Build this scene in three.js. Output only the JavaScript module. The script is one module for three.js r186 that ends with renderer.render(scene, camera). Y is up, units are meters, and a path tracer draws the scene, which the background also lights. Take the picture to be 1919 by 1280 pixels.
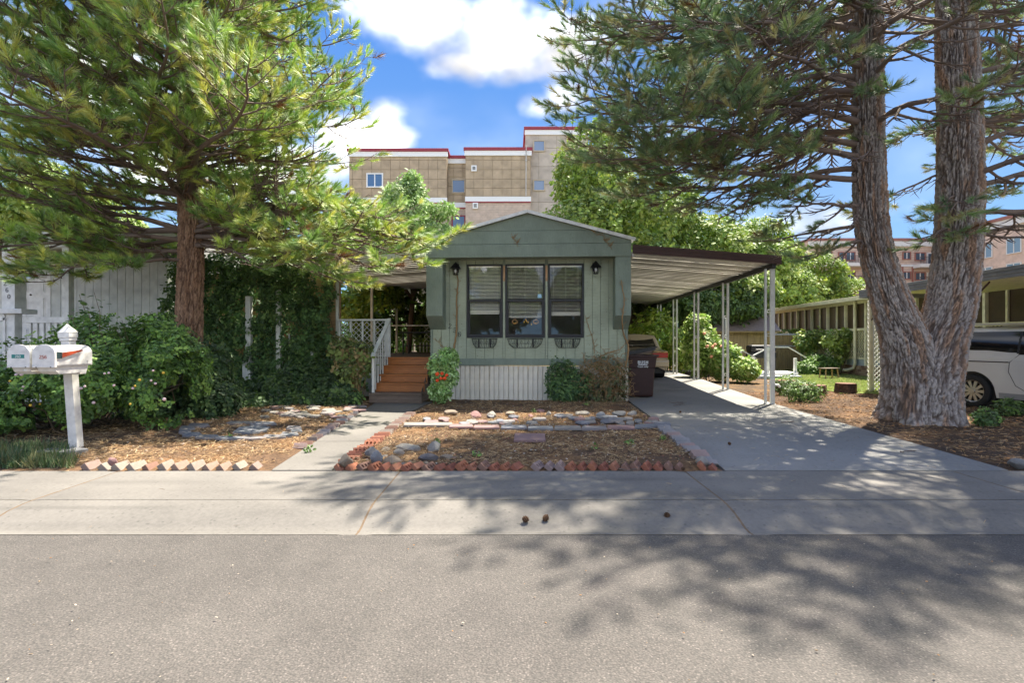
import * as THREE from 'three';
import { mergeGeometries } from 'three/addons/utils/BufferGeometryUtils.js';
import { RoundedBoxGeometry } from 'three/addons/geometries/RoundedBoxGeometry.js';
import { FontLoader } from 'three/addons/loaders/FontLoader.js';
import { TextGeometry } from 'three/addons/geometries/TextGeometry.js';

// ---------------------------------------------------------------- camera, sky, sun, exposure
const scene = new THREE.Scene();
const camera = new THREE.PerspectiveCamera(2 * Math.atan(0.64) * 180 / Math.PI, 1024 / 684, 0.05, 600);
camera.position.set(0, 1.45, 0);
camera.lookAt(0, 1.45, -10);
const renderer = new THREE.WebGLRenderer({ antialias: true });
renderer.toneMapping = THREE.LinearToneMapping;
renderer.toneMappingExposure = 4.75;
renderer.shadowMap.enabled = true;
const SUN = new THREE.Vector3(0.33, 1, -0.42).normalize();
const sun = new THREE.DirectionalLight(new THREE.Color(1.0, 0.93, 0.8), 3.35);
sun.position.copy(SUN).multiplyScalar(60);
sun.castShadow = true; sun.shadow.radius = 1.3;
sun.shadow.mapSize.set(4096, 4096);
Object.assign(sun.shadow.camera, { left: -30, right: 30, top: 30, bottom: -30, near: 1, far: 140 });
scene.add(sun);

// ---------------------------------------------------------------- random and noise
function rngOf(seed) { let a = seed >>> 0; return () => { a |= 0; a = a + 0x6D2B79F5 | 0; let t = Math.imul(a ^ a >>> 15, 1 | a); t = t + Math.imul(t ^ t >>> 7, 61 | t) ^ t; return ((t ^ t >>> 14) >>> 0) / 4294967296; }; }
const R0 = rngOf(7);
function h3(x, y, z) { let h = Math.imul(x, 374761393) ^ Math.imul(y, 668265263) ^ Math.imul(z, 2147483647 ^ 1013904223); h = Math.imul(h ^ h >>> 13, 1274126177); h ^= h >>> 16; h = Math.imul(h, 2246822519); h ^= h >>> 13; return (h >>> 0) / 4294967296; }
const sm = t => t * t * (3 - 2 * t), mix = (a, b, t) => a + (b - a) * t, clamp = (x, a = 0, b = 1) => Math.min(b, Math.max(a, x));
const step = (a, b, x) => sm(clamp((x - a) / (b - a)));
function n2(x, y, s = 0, P = 0) { let xi = Math.floor(x), yi = Math.floor(y); const fx = sm(x - xi), fy = sm(y - yi); const w = i => P ? ((i % P) + P) % P : i; const a = h3(w(xi), w(yi), s), b = h3(w(xi + 1), w(yi), s), c = h3(w(xi), w(yi + 1), s), d = h3(w(xi + 1), w(yi + 1), s); return mix(mix(a, b, fx), mix(c, d, fx), fy); }
function fbm2(x, y, o = 4, s = 0, P = 0) { let v = 0, a = .5, t = 0; for (let i = 0; i < o; i++) { v += a * n2(x, y, s + i * 17, P); t += a; x *= 2; y *= 2; P *= 2; a *= .5; } return v / t; }
function n3(x, y, z, s = 0) { const xi = Math.floor(x), yi = Math.floor(y), zi = Math.floor(z), fx = sm(x - xi), fy = sm(y - yi), fz = sm(z - zi); const L = (dz) => { const k = (zi + dz) * 131 + s; const a = h3(xi, yi, k), b = h3(xi + 1, yi, k), c = h3(xi, yi + 1, k), d = h3(xi + 1, yi + 1, k); return mix(mix(a, b, fx), mix(c, d, fx), fy); }; return mix(L(0), L(1), fz); }
function fbm3(x, y, z, o = 4, s = 0) { let v = 0, a = .5, t = 0; for (let i = 0; i < o; i++) { v += a * n3(x, y, z, s + i * 977); t += a; x *= 2.03; y *= 2.03; z *= 2.03; a *= .5; } return v / t; }
// distance to nearest and second nearest cell point; cx wraps over P cells when given
function worley(x, y, s = 0, P = 0) { const xi = Math.floor(x), yi = Math.floor(y); let f1 = 9, f2 = 9, id = 0; for (let j = -1; j < 2; j++) for (let i = -1; i < 2; i++) { let cx = xi + i, cy = yi + j; const wx = P ? ((cx % P) + P) % P : cx, wy = P ? ((cy % P) + P) % P : cy; const px = cx + h3(wx, wy, s), py = cy + h3(wx, wy, s + 5); const d = Math.hypot(px - x, py - y); if (d < f1) { f2 = f1; f1 = d; id = h3(wx, wy, s + 9); } else if (d < f2) f2 = d; } return [f1, f2, id]; }

// ---------------------------------------------------------------- sky: air and clouds
{
  const W = 3072, H = 1536, data = new Float32Array(W * H * 4);
  const dirOf = (px, py) => new THREE.Vector3((px - 960) / 1000, (640 - py) / 1000, -1).normalize();
  // banks of cumulus seen over the street, as directions with an angular size
  const banks = [[930, 65, .15, .06], [815, 40, .12, .06], [1055, 70, .085, .05], [740, 15, .09, .05], [870, 118, .07, .025], [720, 245, .04, .045], [690, 262, .06, .04], [1010, 205, .06, .026], [1055, 190, .045, .03], [420, 330, .2, .05], [130, 120, .12, .05], [1480, 430, .16, .03]].map(b => [dirOf(b[0], b[1]), b[2], b[3]]);
  const d = new THREE.Vector3();
  for (let j = 0; j < H; j++) {
    const el = ((j + .5) / H - .5) * Math.PI, y = Math.sin(el), c = Math.cos(el);
    for (let i = 0; i < W; i++) {
      const az = ((i + .5) / W - .5) * 2 * Math.PI, x = Math.cos(az) * c, z = Math.sin(az) * c, k = (j * W + i) * 4;
      if (y < -.03) { data[k] = .30; data[k + 1] = .29; data[k + 2] = .27; data[k + 3] = 1; continue; }
      const yy = Math.max(0, y), t = Math.pow(1 - yy, 2.6);
      let r = mix(.011, .11, t), g = mix(.053, .185, t), b = mix(.178, .265, t);
      // cloud cover
      const s = 1 / (yy + .32), u = x * s * 2.1, v = z * s * 2.1;
      let f = fbm3(u + 3.1, yy * 1.2, v + 7.7, 5, 3);
      const view = step(.72, .35, -z); let m = step(.45, .66, f) * .95 * step(.0, .15, yy) * mix(.06, 1, view);
      for (const [q, sx, sy] of banks) {
        const dt = x * q.x + y * q.y + z * q.z; if (dt < .8) continue;
        const dx = Math.atan2(x, -z) - Math.atan2(q.x, -q.z), dy = el - Math.asin(q.y);
        const e = Math.hypot(dx / sx, dy / sy); if (e > 2) continue;
        const w = fbm3(x * 9 + 11, y * 13, z * 9, 5, 21);
        m = Math.max(m, .97 * step(-.16, .7, (1.05 - e) * .55 + (w - .5) * 1.5));
      }
      const puff = fbm3(x * 6, y * 9 + 5, z * 6, 5, 77), w = mix(.2, 1.45, step(.25, .9, puff));
      r = mix(r, w, m); g = mix(g, w * .975, m); b = mix(b, w * .945, m);
      data[k] = r; data[k + 1] = g; data[k + 2] = b; data[k + 3] = 1;
    }
  }
  const sky = new THREE.DataTexture(data, W, H, THREE.RGBAFormat, THREE.FloatType);
  sky.mapping = THREE.EquirectangularReflectionMapping; sky.magFilter = THREE.LinearFilter; sky.minFilter = THREE.LinearFilter; sky.needsUpdate = true;
  scene.background = sky; scene.environment = sky;
}

// ---------------------------------------------------------------- textures and materials
const enc = v => Math.round(255 * (v <= .0031308 ? 12.92 * v : 1.055 * Math.pow(Math.min(1, v), 1 / 2.4) - .055));
function tex(N, fn, srgb = true) {
  const a = new Uint8Array(N * N * 4);
  for (let j = 0; j < N; j++) for (let i = 0; i < N; i++) { const c = fn(i / N, j / N), k = (j * N + i) * 4; if (typeof c === 'number') { const v = srgb ? enc(clamp(c)) : Math.round(255 * clamp(c)); a[k] = a[k + 1] = a[k + 2] = v; } else for (let q = 0; q < 3; q++) a[k + q] = srgb ? enc(clamp(c[q])) : Math.round(255 * clamp(c[q])); a[k + 3] = 255; }
  const t = new THREE.DataTexture(a, N, N); t.wrapS = t.wrapT = THREE.RepeatWrapping; t.magFilter = THREE.LinearFilter; t.minFilter = THREE.LinearMipmapLinearFilter; t.generateMipmaps = true; if (srgb) t.colorSpace = THREE.SRGBColorSpace; t.needsUpdate = true; return t;
}
const TX = {
  blotch: tex(512, (u, v) => .62 + .38 * fbm2(u * 6, v * 6, 6, 1, 6) * 1.15),
  grain: tex(512, (u, v) => .35 + .65 * fbm2(u * 48, v * 48, 3, 2, 48), false),
  wood: tex(512, (u, v) => { const w = fbm2(u * 3, v * 40, 4, 5, 0) , k = fbm2(u * 2, v * 9, 3, 8, 0); return .42 + .5 * w + .25 * (k - .5); }),
  asphalt: tex(1536, (u, v) => { const [f1, , id] = worley(u * 240, v * 240, 3, 240); const g = fbm2(u * 12, v * 12, 5, 4, 12); const st = id > .95 ? 1.55 : id < .2 ? .68 : .84 + .3 * id; const k = mix(st, .74, step(.34, .62, f1)) * (.82 + .36 * g); return [.47 * k * (1 + .05 * (id - .5)), .455 * k, .435 * k]; }),
  asphaltB: tex(1024, (u, v) => { const [f1] = worley(u * 190, v * 190, 3, 190); return 1 - step(.1, .65, f1); }, false),
  concrete: tex(1024, (u, v) => { const a = fbm2(u * 5, v * 5, 6, 31, 5), b = fbm2(u * 160, v * 160, 2, 33, 160), p = worley(u * 60, v * 60, 35, 60); const pit = p[2] > .88 ? step(.1, .28, p[0]) : 1; return (.6 + .36 * a + .18 * (b - .5)) * (.72 + .28 * pit); }),
  soil: tex(1024, (u, v) => { const a = fbm2(u * 4, v * 4, 5, 41, 4), b = fbm2(u * 90, v * 40, 3, 43, 0), c = worley(u * 48, v * 48, 45, 48); const k = .45 + .5 * b + .35 * (c[2] - .5), gold = step(.4, .62, a); return [mix(.42, .74, gold) * k, mix(.30, .50, gold) * k, mix(.19, .26, gold) * k]; }),
  bark: tex(512, (u, v) => { const a = fbm2(u * 22, v * 9, 4, 51, 0), c = fbm2(u * 60, v * 30, 3, 53, 0); return .4 + .42 * a + .35 * (c - .4); }),
  paintwear: tex(1024, (u, v) => { const a = fbm2(u * 5, v * 5, 6, 61, 5), s = fbm2(u * 70, v * 14, 3, 63, 70), c = worley(u * 36, v * 22, 65, 0); const chip = c[2] > .93 && c[0] < .34 * (fbm2(u * 160, v * 90, 2, 67, 0) - .2); const k = .7 + .32 * a + .2 * (s - .5); return chip ? [.52 * k, .44 * k, .36 * k] : [k * .98, k, k * .97]; }),
  grass: tex(512, (u, v) => { const a = fbm2(u * 5, v * 5, 4, 71, 5), b = fbm2(u * 90, v * 90, 2, 73, 90); const k = .5 + .6 * b; return [mix(.5, .85, a) * k, mix(.75, .9, a) * k, .3 * k]; }),
};
const clones = {};
function tx(name, size) { const k = name + size; if (!clones[k]) { const t = TX[name].clone(); t.repeat.set(1 / size, 1 / size); t.needsUpdate = true; clones[k] = t; } return clones[k]; }
const C = (r, g, b) => new THREE.Color().setRGB(r, g, b);
function mat(c, o = {}) {
  const p = { color: Array.isArray(c) ? C(...c) : new THREE.Color(c), roughness: o.rough ?? .8, metalness: o.metal ?? 0, side: o.side ?? THREE.DoubleSide, vertexColors: !!o.vc };
  if (o.map) p.map = tx(o.map, o.size ?? 1);
  if (o.bump) { p.bumpMap = tx(o.bump, o.bsize ?? .5); p.bumpScale = o.bs ?? .002; }
  const M = o.phys ? new THREE.MeshPhysicalMaterial(Object.assign(p, o.phys)) : new THREE.MeshStandardMaterial(p);
  return M;
}
const leafMat = (rough = .62, tr = .3) => new THREE.MeshPhysicalMaterial({ color: 0xffffff, roughness: rough, transmission: tr, thickness: 0, side: THREE.DoubleSide });
const M = {
  asphalt: mat([.222, .208, .197], { map: 'asphalt', size: 2.6, bump: 'asphaltB', bsize: 2.6, bs: .0025, rough: .92, vc: true }),
  walk: mat([.212, .196, .174], { map: 'concrete', size: 3.1, bump: 'grain', bsize: .4, bs: .0015, rough: .9, vc: true }),
  drive: mat([.3, .288, .27], { map: 'concrete', size: 3.7, bump: 'grain', bsize: .4, bs: .0015, rough: .9, vc: true }),
  soil: mat([.56, .5, .44], { map: 'soil', size: 2.1, bump: 'grain', bsize: .25, bs: .012, rough: 1, vc: true }),
  sand: mat([.17, .115, .07], { map: 'blotch', size: .3, rough: 1 }),
  lawn: mat([.3, .33, .16], { map: 'grass', size: 1.6, bump: 'grain', bsize: .3, bs: .02, rough: 1 }),
  green: mat([.395, .43, .315], { map: 'paintwear', size: 1.7, bump: 'grain', bsize: .3, bs: .001, rough: .62 }),
  greenD: mat([.235, .28, .225], { map: 'paintwear', size: 1.3, bump: 'grain', bsize: .3, bs: .001, rough: .6 }),
  tan: mat([.68, .42, .23], { map: 'wood', size: .6, rough: .8 }),
  skirt: mat([.9, .83, .69], { map: 'blotch', size: .9, rough: .5 }),
  black: mat([.02, .02, .022], { map: 'blotch', size: .5, rough: .5 }),
  iron: mat([.018, .018, .02], { rough: .45, metal: .3 }),
  glass: new THREE.MeshPhysicalMaterial({ color: 0xffffff, roughness: .02, transmission: 1, thickness: 0, ior: 1.5, side: THREE.DoubleSide }),
  blind: mat([.85, .82, .68], { rough: .6 }),
  room: mat([.42, .38, .32], { map: 'blotch', size: 1.2, rough: .9 }),
  brown: mat([.075, .028, .018], { map: 'blotch', size: .8, rough: .5 }),
  alu: mat([.62, .6, .55], { map: 'blotch', size: 1.3, rough: .5 }),
  roofMetal: mat([.6, .6, .6], { map: 'blotch', size: 1.3, rough: .4, metal: .5 }),
  white: mat([.9, .89, .86], { map: 'blotch', size: .7, bump: 'grain', bsize: .3, bs: .0008, rough: .55 }),
  whiteOld: mat([.74, .73, .69], { map: 'paintwear', size: .8, rough: .65 }),
  lattice: mat([.78, .77, .72], { map: 'paintwear', size: .6, rough: .65 }),
  cream: mat([.84, .78, .55], { map: 'blotch', size: .7, rough: .6 }),
  screen: mat([.085, .055, .03], { map: 'blotch', size: .6, rough: .35 }),
  stain: mat([.56, .2, .05], { map: 'wood', size: .5, bump: 'wood', bsize: .5, bs: .002, rough: .45 }),
  greyWood: mat([.24, .175, .13], { map: 'wood', size: .5, bump: 'wood', bsize: .5, bs: .003, rough: .8 }),
  bark: mat([.95, .95, .95], { map: 'bark', size: .45, bump: 'bark', bsize: .45, bs: .012, rough: .95, vc: true }),
  limb: mat([.23, .165, .13], { map: 'bark', size: .3, rough: .95 }),
  twig: mat([.2, .14, .085], { map: 'bark', size: .3, rough: .95 }),
  deadvine: mat([.5, .31, .14], { map: 'bark', size: .2, rough: .95 }),
  leaf: leafMat(.72, .45), leafDull: leafMat(.75, .35), needle: leafMat(.6, .45),
  straw: mat([1, 1, 1], { rough: .95 }),
  mailbox: mat([.8, .77, .73], { map: 'blotch', size: .35, rough: .4 }),
  red: mat([.5, .08, .03], { map: 'blotch', size: .2, rough: .5 }),
};

// ---------------------------------------------------------------- building helpers
const taken = {};
function numbered(n) { const k = taken[n] = (taken[n] ?? -1) + 1; return k ? n + '_' + String(k).padStart(3, '0') : n; }
function shade(o) { o.traverse(c => { if (c.isMesh) { c.castShadow = true; c.receiveShadow = true; } }); return o; }
function thing(name, label, category, group, pos = [0, 0, 0], turn = 0) { const o = new THREE.Group(); o.name = numbered(name); o.userData = { label, category }; if (group) o.userData.group = group; o.position.set(...pos); o.rotation.y = turn; scene.add(o); return o; }
function structure(name, pos = [0, 0, 0], turn = 0) { const o = new THREE.Group(); o.name = name; o.userData.kind = 'structure'; o.position.set(...pos); o.rotation.y = turn; scene.add(o); return o; }
function uvBox(g, grain) {
  if (g.index) g = g.toNonIndexed();
  const p = g.attributes.position, uv = new Float32Array(p.count * 2), a = new THREE.Vector3(), b = new THREE.Vector3(), c = new THREE.Vector3();
  for (let i = 0; i < p.count; i += 3) {
    a.fromBufferAttribute(p, i); b.fromBufferAttribute(p, i + 1).sub(a); c.fromBufferAttribute(p, i + 2).sub(a); b.cross(c);
    const nx = Math.abs(b.x), ny = Math.abs(b.y), nz = Math.abs(b.z);
    for (let k = 0; k < 3; k++) { const x = p.getX(i + k), y = p.getY(i + k), z = p.getZ(i + k); let u, v; if (nx > ny && nx > nz) { u = z; v = y; if (grain === 'y') { u = y; v = z; } } else if (ny > nz) { u = x; v = z; if (grain === 'z') { u = z; v = x; } } else { u = x; v = y; if (grain === 'y') { u = y; v = x; } } uv[(i + k) * 2] = u; uv[(i + k) * 2 + 1] = v; }
  }
  g.setAttribute('uv', new THREE.BufferAttribute(uv, 2)); return g;
}
function clean(g) { if (g.index) g = g.toNonIndexed(); for (const k of Object.keys(g.attributes)) if (!['position', 'normal', 'uv', 'color'].includes(k)) g.deleteAttribute(k); if (!g.attributes.uv) g.setAttribute('uv', new THREE.BufferAttribute(new Float32Array(g.attributes.position.count * 2), 2)); return g; }
function join(gs) { gs = [].concat(gs).map(clean); return gs.length > 1 ? mergeGeometries(gs) : gs[0]; }
function part(name, gs, m, parent, { grain, pos, rot, keepUV, label } = {}) { let g = join(gs); if (!keepUV) g = uvBox(g, grain); const o = new THREE.Mesh(g, m); o.name = name; if (pos) o.position.set(...pos); if (rot) o.rotation.set(...rot); if (label) o.userData.label = label; parent.add(o); return o; }
function share(name, g, m, parent, pos, rot, scale) { const o = new THREE.Mesh(g, m); o.name = name; if (pos) o.position.set(...pos); if (rot) o.rotation.set(...rot); if (scale) o.scale.set(...[].concat(scale, scale, scale).slice(0, 3)); parent.add(o); return o; }
const box = (x0, x1, y0, y1, z0, z1) => new THREE.BoxGeometry(x1 - x0, y1 - y0, z1 - z0).translate((x0 + x1) / 2, (y0 + y1) / 2, (z0 + z1) / 2);
const rbox = (x0, x1, y0, y1, z0, z1, r = .006) => new RoundedBoxGeometry(x1 - x0, y1 - y0, z1 - z0, 1, Math.min(r, (x1 - x0) / 3, (y1 - y0) / 3, (z1 - z0) / 3)).translate((x0 + x1) / 2, (y0 + y1) / 2, (z0 + z1) / 2);
const V3 = (x, y, z) => new THREE.Vector3(x, y, z);
function bar(a, b, w, t = w, up = V3(0, 1, 0)) { const d = b.clone().sub(a), L = d.length(); d.normalize(); const m = new THREE.Matrix4(); let x = up.clone().cross(d); if (x.lengthSq() < 1e-6) x = V3(1, 0, 0).cross(d); x.normalize(); const y = d.clone().cross(x); m.makeBasis(x, y, d).setPosition(a.clone().add(b).multiplyScalar(.5)); return new THREE.BoxGeometry(w, t, L).applyMatrix4(m); }
function cyl(r0, r1, y0, y1, x = 0, z = 0, n = 12) { return new THREE.CylinderGeometry(r1, r0, y1 - y0, n).translate(x, (y0 + y1) / 2, z); }
// tapered tube along points
function tube(pts, radii, n = 5) {
  const pos = [], idx = [], T = V3(), N = V3(), B = V3(), up = V3(.13, .97, .21); let prev = null;
  for (let i = 0; i < pts.length; i++) {
    T.copy(pts[Math.min(i + 1, pts.length - 1)]).sub(pts[Math.max(i - 1, 0)]).normalize();
    if (!prev) { N.copy(up).cross(T); if (N.lengthSq() < .01) N.set(1, 0, 0).cross(T); N.normalize(); prev = N.clone(); } else { N.copy(prev).addScaledVector(T, -prev.dot(T)).normalize(); prev.copy(N); }
    B.copy(T).cross(N); const r = Array.isArray(radii) ? radii[i] : radii;
    for (let k = 0; k < n; k++) { const a = k / n * 6.2832, c = Math.cos(a) * r, s = Math.sin(a) * r; pos.push(pts[i].x + N.x * c + B.x * s, pts[i].y + N.y * c + B.y * s, pts[i].z + N.z * c + B.z * s); }
    if (i) for (let k = 0; k < n; k++) { const a = (i - 1) * n + k, b = (i - 1) * n + (k + 1) % n; idx.push(a, b, a + n, b, b + n, a + n); }
  }
  const g = new THREE.BufferGeometry(); g.setAttribute('position', new THREE.Float32BufferAttribute(pos, 3)); g.setIndex(idx); g.computeVertexNormals(); return g;
}
function extrude(pts, depth, o = {}) { const s = new THREE.Shape(pts.map(p => new THREE.Vector2(p[0], p[1]))); return new THREE.ExtrudeGeometry(s, Object.assign({ depth, bevelEnabled: false }, o)); }
// grid sheet over a quad given by corner functions
function sheet(nx, nz, at) { const pos = [], uv = [], col = [], idx = []; for (let j = 0; j <= nz; j++) for (let i = 0; i <= nx; i++) { const [x, y, z, c = 1] = at(i / nx, j / nz); pos.push(x, y, z); uv.push(x, z); const q = Array.isArray(c) ? c : [c, c, c]; col.push(...q); if (i < nx && j < nz) { const a = j * (nx + 1) + i; idx.push(a, a + nx + 1, a + 1, a + 1, a + nx + 1, a + nx + 2); } } const g = new THREE.BufferGeometry(); g.setAttribute('position', new THREE.Float32BufferAttribute(pos, 3)); g.setAttribute('uv', new THREE.Float32BufferAttribute(uv, 2)); g.setAttribute('color', new THREE.Float32BufferAttribute(col, 3)); g.setIndex(idx); g.computeVertexNormals(); return g; }
function plain(name, g, m, parent) { const o = new THREE.Mesh(g, m); o.name = name; parent.add(o); return o; }
const G = (px, py) => V3((px - 960) / (py - 640) * 1.45, 0, -1450 / (py - 640));
const A = (px, py, d) => V3((px - 960) / 1000 * d, 1.45 + (640 - py) / 1000 * d, -d);
const fontB = await new FontLoader().loadAsync('fonts/droid/droid_sans_bold.typeface.json');
const fontS = await new FontLoader().loadAsync('fonts/droid/droid_serif_regular.typeface.json');
const fontR = await new FontLoader().loadAsync('fonts/droid/droid_sans_regular.typeface.json');
function text(s, size, font = fontB, depth = .004) { const g = new TextGeometry(s, { font, size, depth, curveSegments: 4, bevelEnabled: false }); g.computeBoundingBox(); const b = g.boundingBox; return g.translate(-(b.min.x + b.max.x) / 2, -(b.min.y + b.max.y) / 2, 0); }
// diagonal lattice in the xy plane, clipped to the panel
function latticeGeo(w, h, pitch = .11, lath = .03, th = .008) {
  const out = []; for (const s of [1, -1]) for (let c = -h; c < w + h; c += pitch * Math.SQRT2) {
    // line x = c + s' * y clipped
    let pts = []; const x0 = s > 0 ? c : c + 0, f = y => s > 0 ? x0 + y : x0 + h - y; let y0 = 0, y1 = h;
    if (s > 0) { y0 = Math.max(0, -x0); y1 = Math.min(h, w - x0); } else { y0 = Math.max(0, x0 + h - w); y1 = Math.min(h, x0 + h); }
    if (y1 - y0 < .02) continue; out.push(bar(V3(f(y0), y0, s * th / 2), V3(f(y1), y1, s * th / 2), th, lath, V3(0, 0, 1)).applyMatrix4(new THREE.Matrix4()));
  }
  return out;
}

// ---------------------------------------------------------------- foliage helpers
function leafGeo(w = .5) { const g = new THREE.BufferGeometry(); const P = [[0, 0, 0], [-w * .5, .06, .3], [-w * .42, .05, .68], [0, -.06, 1], [w * .42, .05, .68], [w * .5, .06, .3], [0, 0, .5]]; const T = [[0, 6, 1], [1, 6, 2], [2, 6, 3], [3, 6, 4], [4, 6, 5], [5, 6, 0]]; const pos = []; for (const t of T) for (const i of t) pos.push(...P[i]); g.setAttribute('position', new THREE.Float32BufferAttribute(pos, 3)); g.computeVertexNormals(); return g; }
function clusterGeo(n, w, spread, seed) { const r = rngOf(seed), gs = []; for (let i = 0; i < n; i++) { const s = .75 + .5 * r(); gs.push(leafGeo(w).scale(s, s, s).rotateX((r() - .75) * 1.3).rotateZ((r() - .5) * 1.2).rotateY(r() * 6.283).translate((r() - .5) * spread, (r() - .5) * spread * .8, (r() - .5) * spread)); } return mergeGeometries(gs); }
const GEO = { leaf: leafGeo(.62), ivy: leafGeo(.85), c6: clusterGeo(6, .6, 1.5, 3), c9: clusterGeo(9, .55, 2.2, 4), c4: clusterGeo(4, .7, 1.1, 5) };
const DUM = new THREE.Object3D();
function instanced(name, g, m, list, parent, kind = 'stuff') { const o = new THREE.InstancedMesh(g, m, list.length); o.name = name; if (kind) o.userData.kind = kind; list.forEach(([mm, c], i) => { o.setMatrixAt(i, mm); o.setColorAt(i, c); }); parent.add(o); return o; }
const pal = (ps, r, f = 1) => { const a = ps[Math.floor(r() * ps.length)], k = f * (.75 + .5 * r()); return C(a[0] * k, a[1] * k, a[2] * k); };
// blobs: [x,y,z,rx,ry,rz,weight]; leaves lie mostly near the blob surface, with gaps
function foliage(name, parent, blobs, count, geo, m, palette, o = {}) {
  const r = rngOf(o.seed ?? 11), list = [], size = o.size ?? .1, wsum = blobs.map(b => (b[6] ?? 1) * Math.pow(b[3] * b[4] * b[5], .667)), tot = wsum.reduce((a, b) => a + b, 0);
  const n = V3(), q = new THREE.Quaternion(), up = V3(0, 1, 0); let guard = 0;
  while (list.length < count && guard++ < count * 8) {
    let k = r() * tot, i = 0; while (i < blobs.length - 1 && (k -= wsum[i]) > 0) i++; const b = blobs[i];
    const z = 2 * r() - 1, a = r() * 6.2832, s = Math.sqrt(1 - z * z); n.set(s * Math.cos(a), z, s * Math.sin(a));
    const rad = Math.pow(r(), o.fill ?? .28) * (1 + .22 * (fbm3(n.x * 2.3 + i, n.y * 2.3, n.z * 2.3, 3, i + 5) - .5) * 2);
    const x = b[0] + n.x * b[3] * rad, y = b[1] + n.y * b[4] * rad, zz = b[2] + n.z * b[5] * rad;
    if (y < (o.floor ?? .02)) continue; if (o.gap && fbm3(x * o.gapf, y * o.gapf, zz * o.gapf, 2, 9) < o.gap) continue; if (o.keep && !o.keep(x, y, zz)) continue;
    DUM.position.set(x, y, zz); n.y += o.up ?? .5; n.x += (r() - .5) * 1.2; n.z += (r() - .5) * 1.2; n.normalize(); q.setFromUnitVectors(up, n); DUM.quaternion.copy(q); DUM.rotateY(r() * 6.283); DUM.rotateX((r() - .5) * .7); const sc = size * (.6 + .8 * r()); DUM.scale.set(sc, sc, sc); DUM.updateMatrix(); list.push([DUM.matrix.clone(), pal(palette, r, o.gain ?? 1.9)]);
  }
  return instanced(name, geo, m, list, parent);
}
function wander(a, b, n, amp, r) { const out = []; for (let i = 0; i <= n; i++) { const t = i / n, p = a.clone().lerp(b, t); if (i && i < n) p.add(V3((r() - .5) * amp, (r() - .5) * amp, (r() - .5) * amp)); out.push(p); } return out; }

// ================================================================ THE SETTING
const bumpy = (x, z, a = 1) => a * (.05 * (fbm2(x * 1.3 + 5, z * 1.3, 3, 91) - .5) + .03 * (fbm2(x * 7, z * 7, 3, 92) - .5));
{ // earth sheet under everything
  const g = sheet(2, 2, (u, v) => [mix(-260, 260, u), -.16, mix(30, -320, v), [.8, .9, .6]]);
  plain('ground', g, M.soil, scene).userData.kind = 'structure';
}
{ // street
  const g = sheet(150, 70, (u, v) => { const x = mix(-16, 16, u), z = mix(8, -4.256, v); const c = .9 + .22 * (fbm2(x * .5, z * 1.1, 4, 101) - .5) - .1 * step(.62, .75, fbm2(x * .35 + 9, z * .5, 3, 103)); return [x, -.092 + .055 * step(-4.3, 1, z) + .004 * (fbm2(x * 3, z * 3, 2, 105) - .5), z, [c * 1.02, c, c * .975]]; });
  const o = structure('road'); plain('asphalt', g, M.asphalt, o);
  const far = sheet(2, 1, (u, v) => [mix(-200, 200, u), -.112, mix(60, -4.2, v), [.9, .89, .87]]); plain('asphalt', far, M.asphalt, o);
}
const WALKX = [-13.7, -10.55, -7.5, -4.4, -1.25, 1.93, 4.93, 8.1, 11.2, 14.4];
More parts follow.
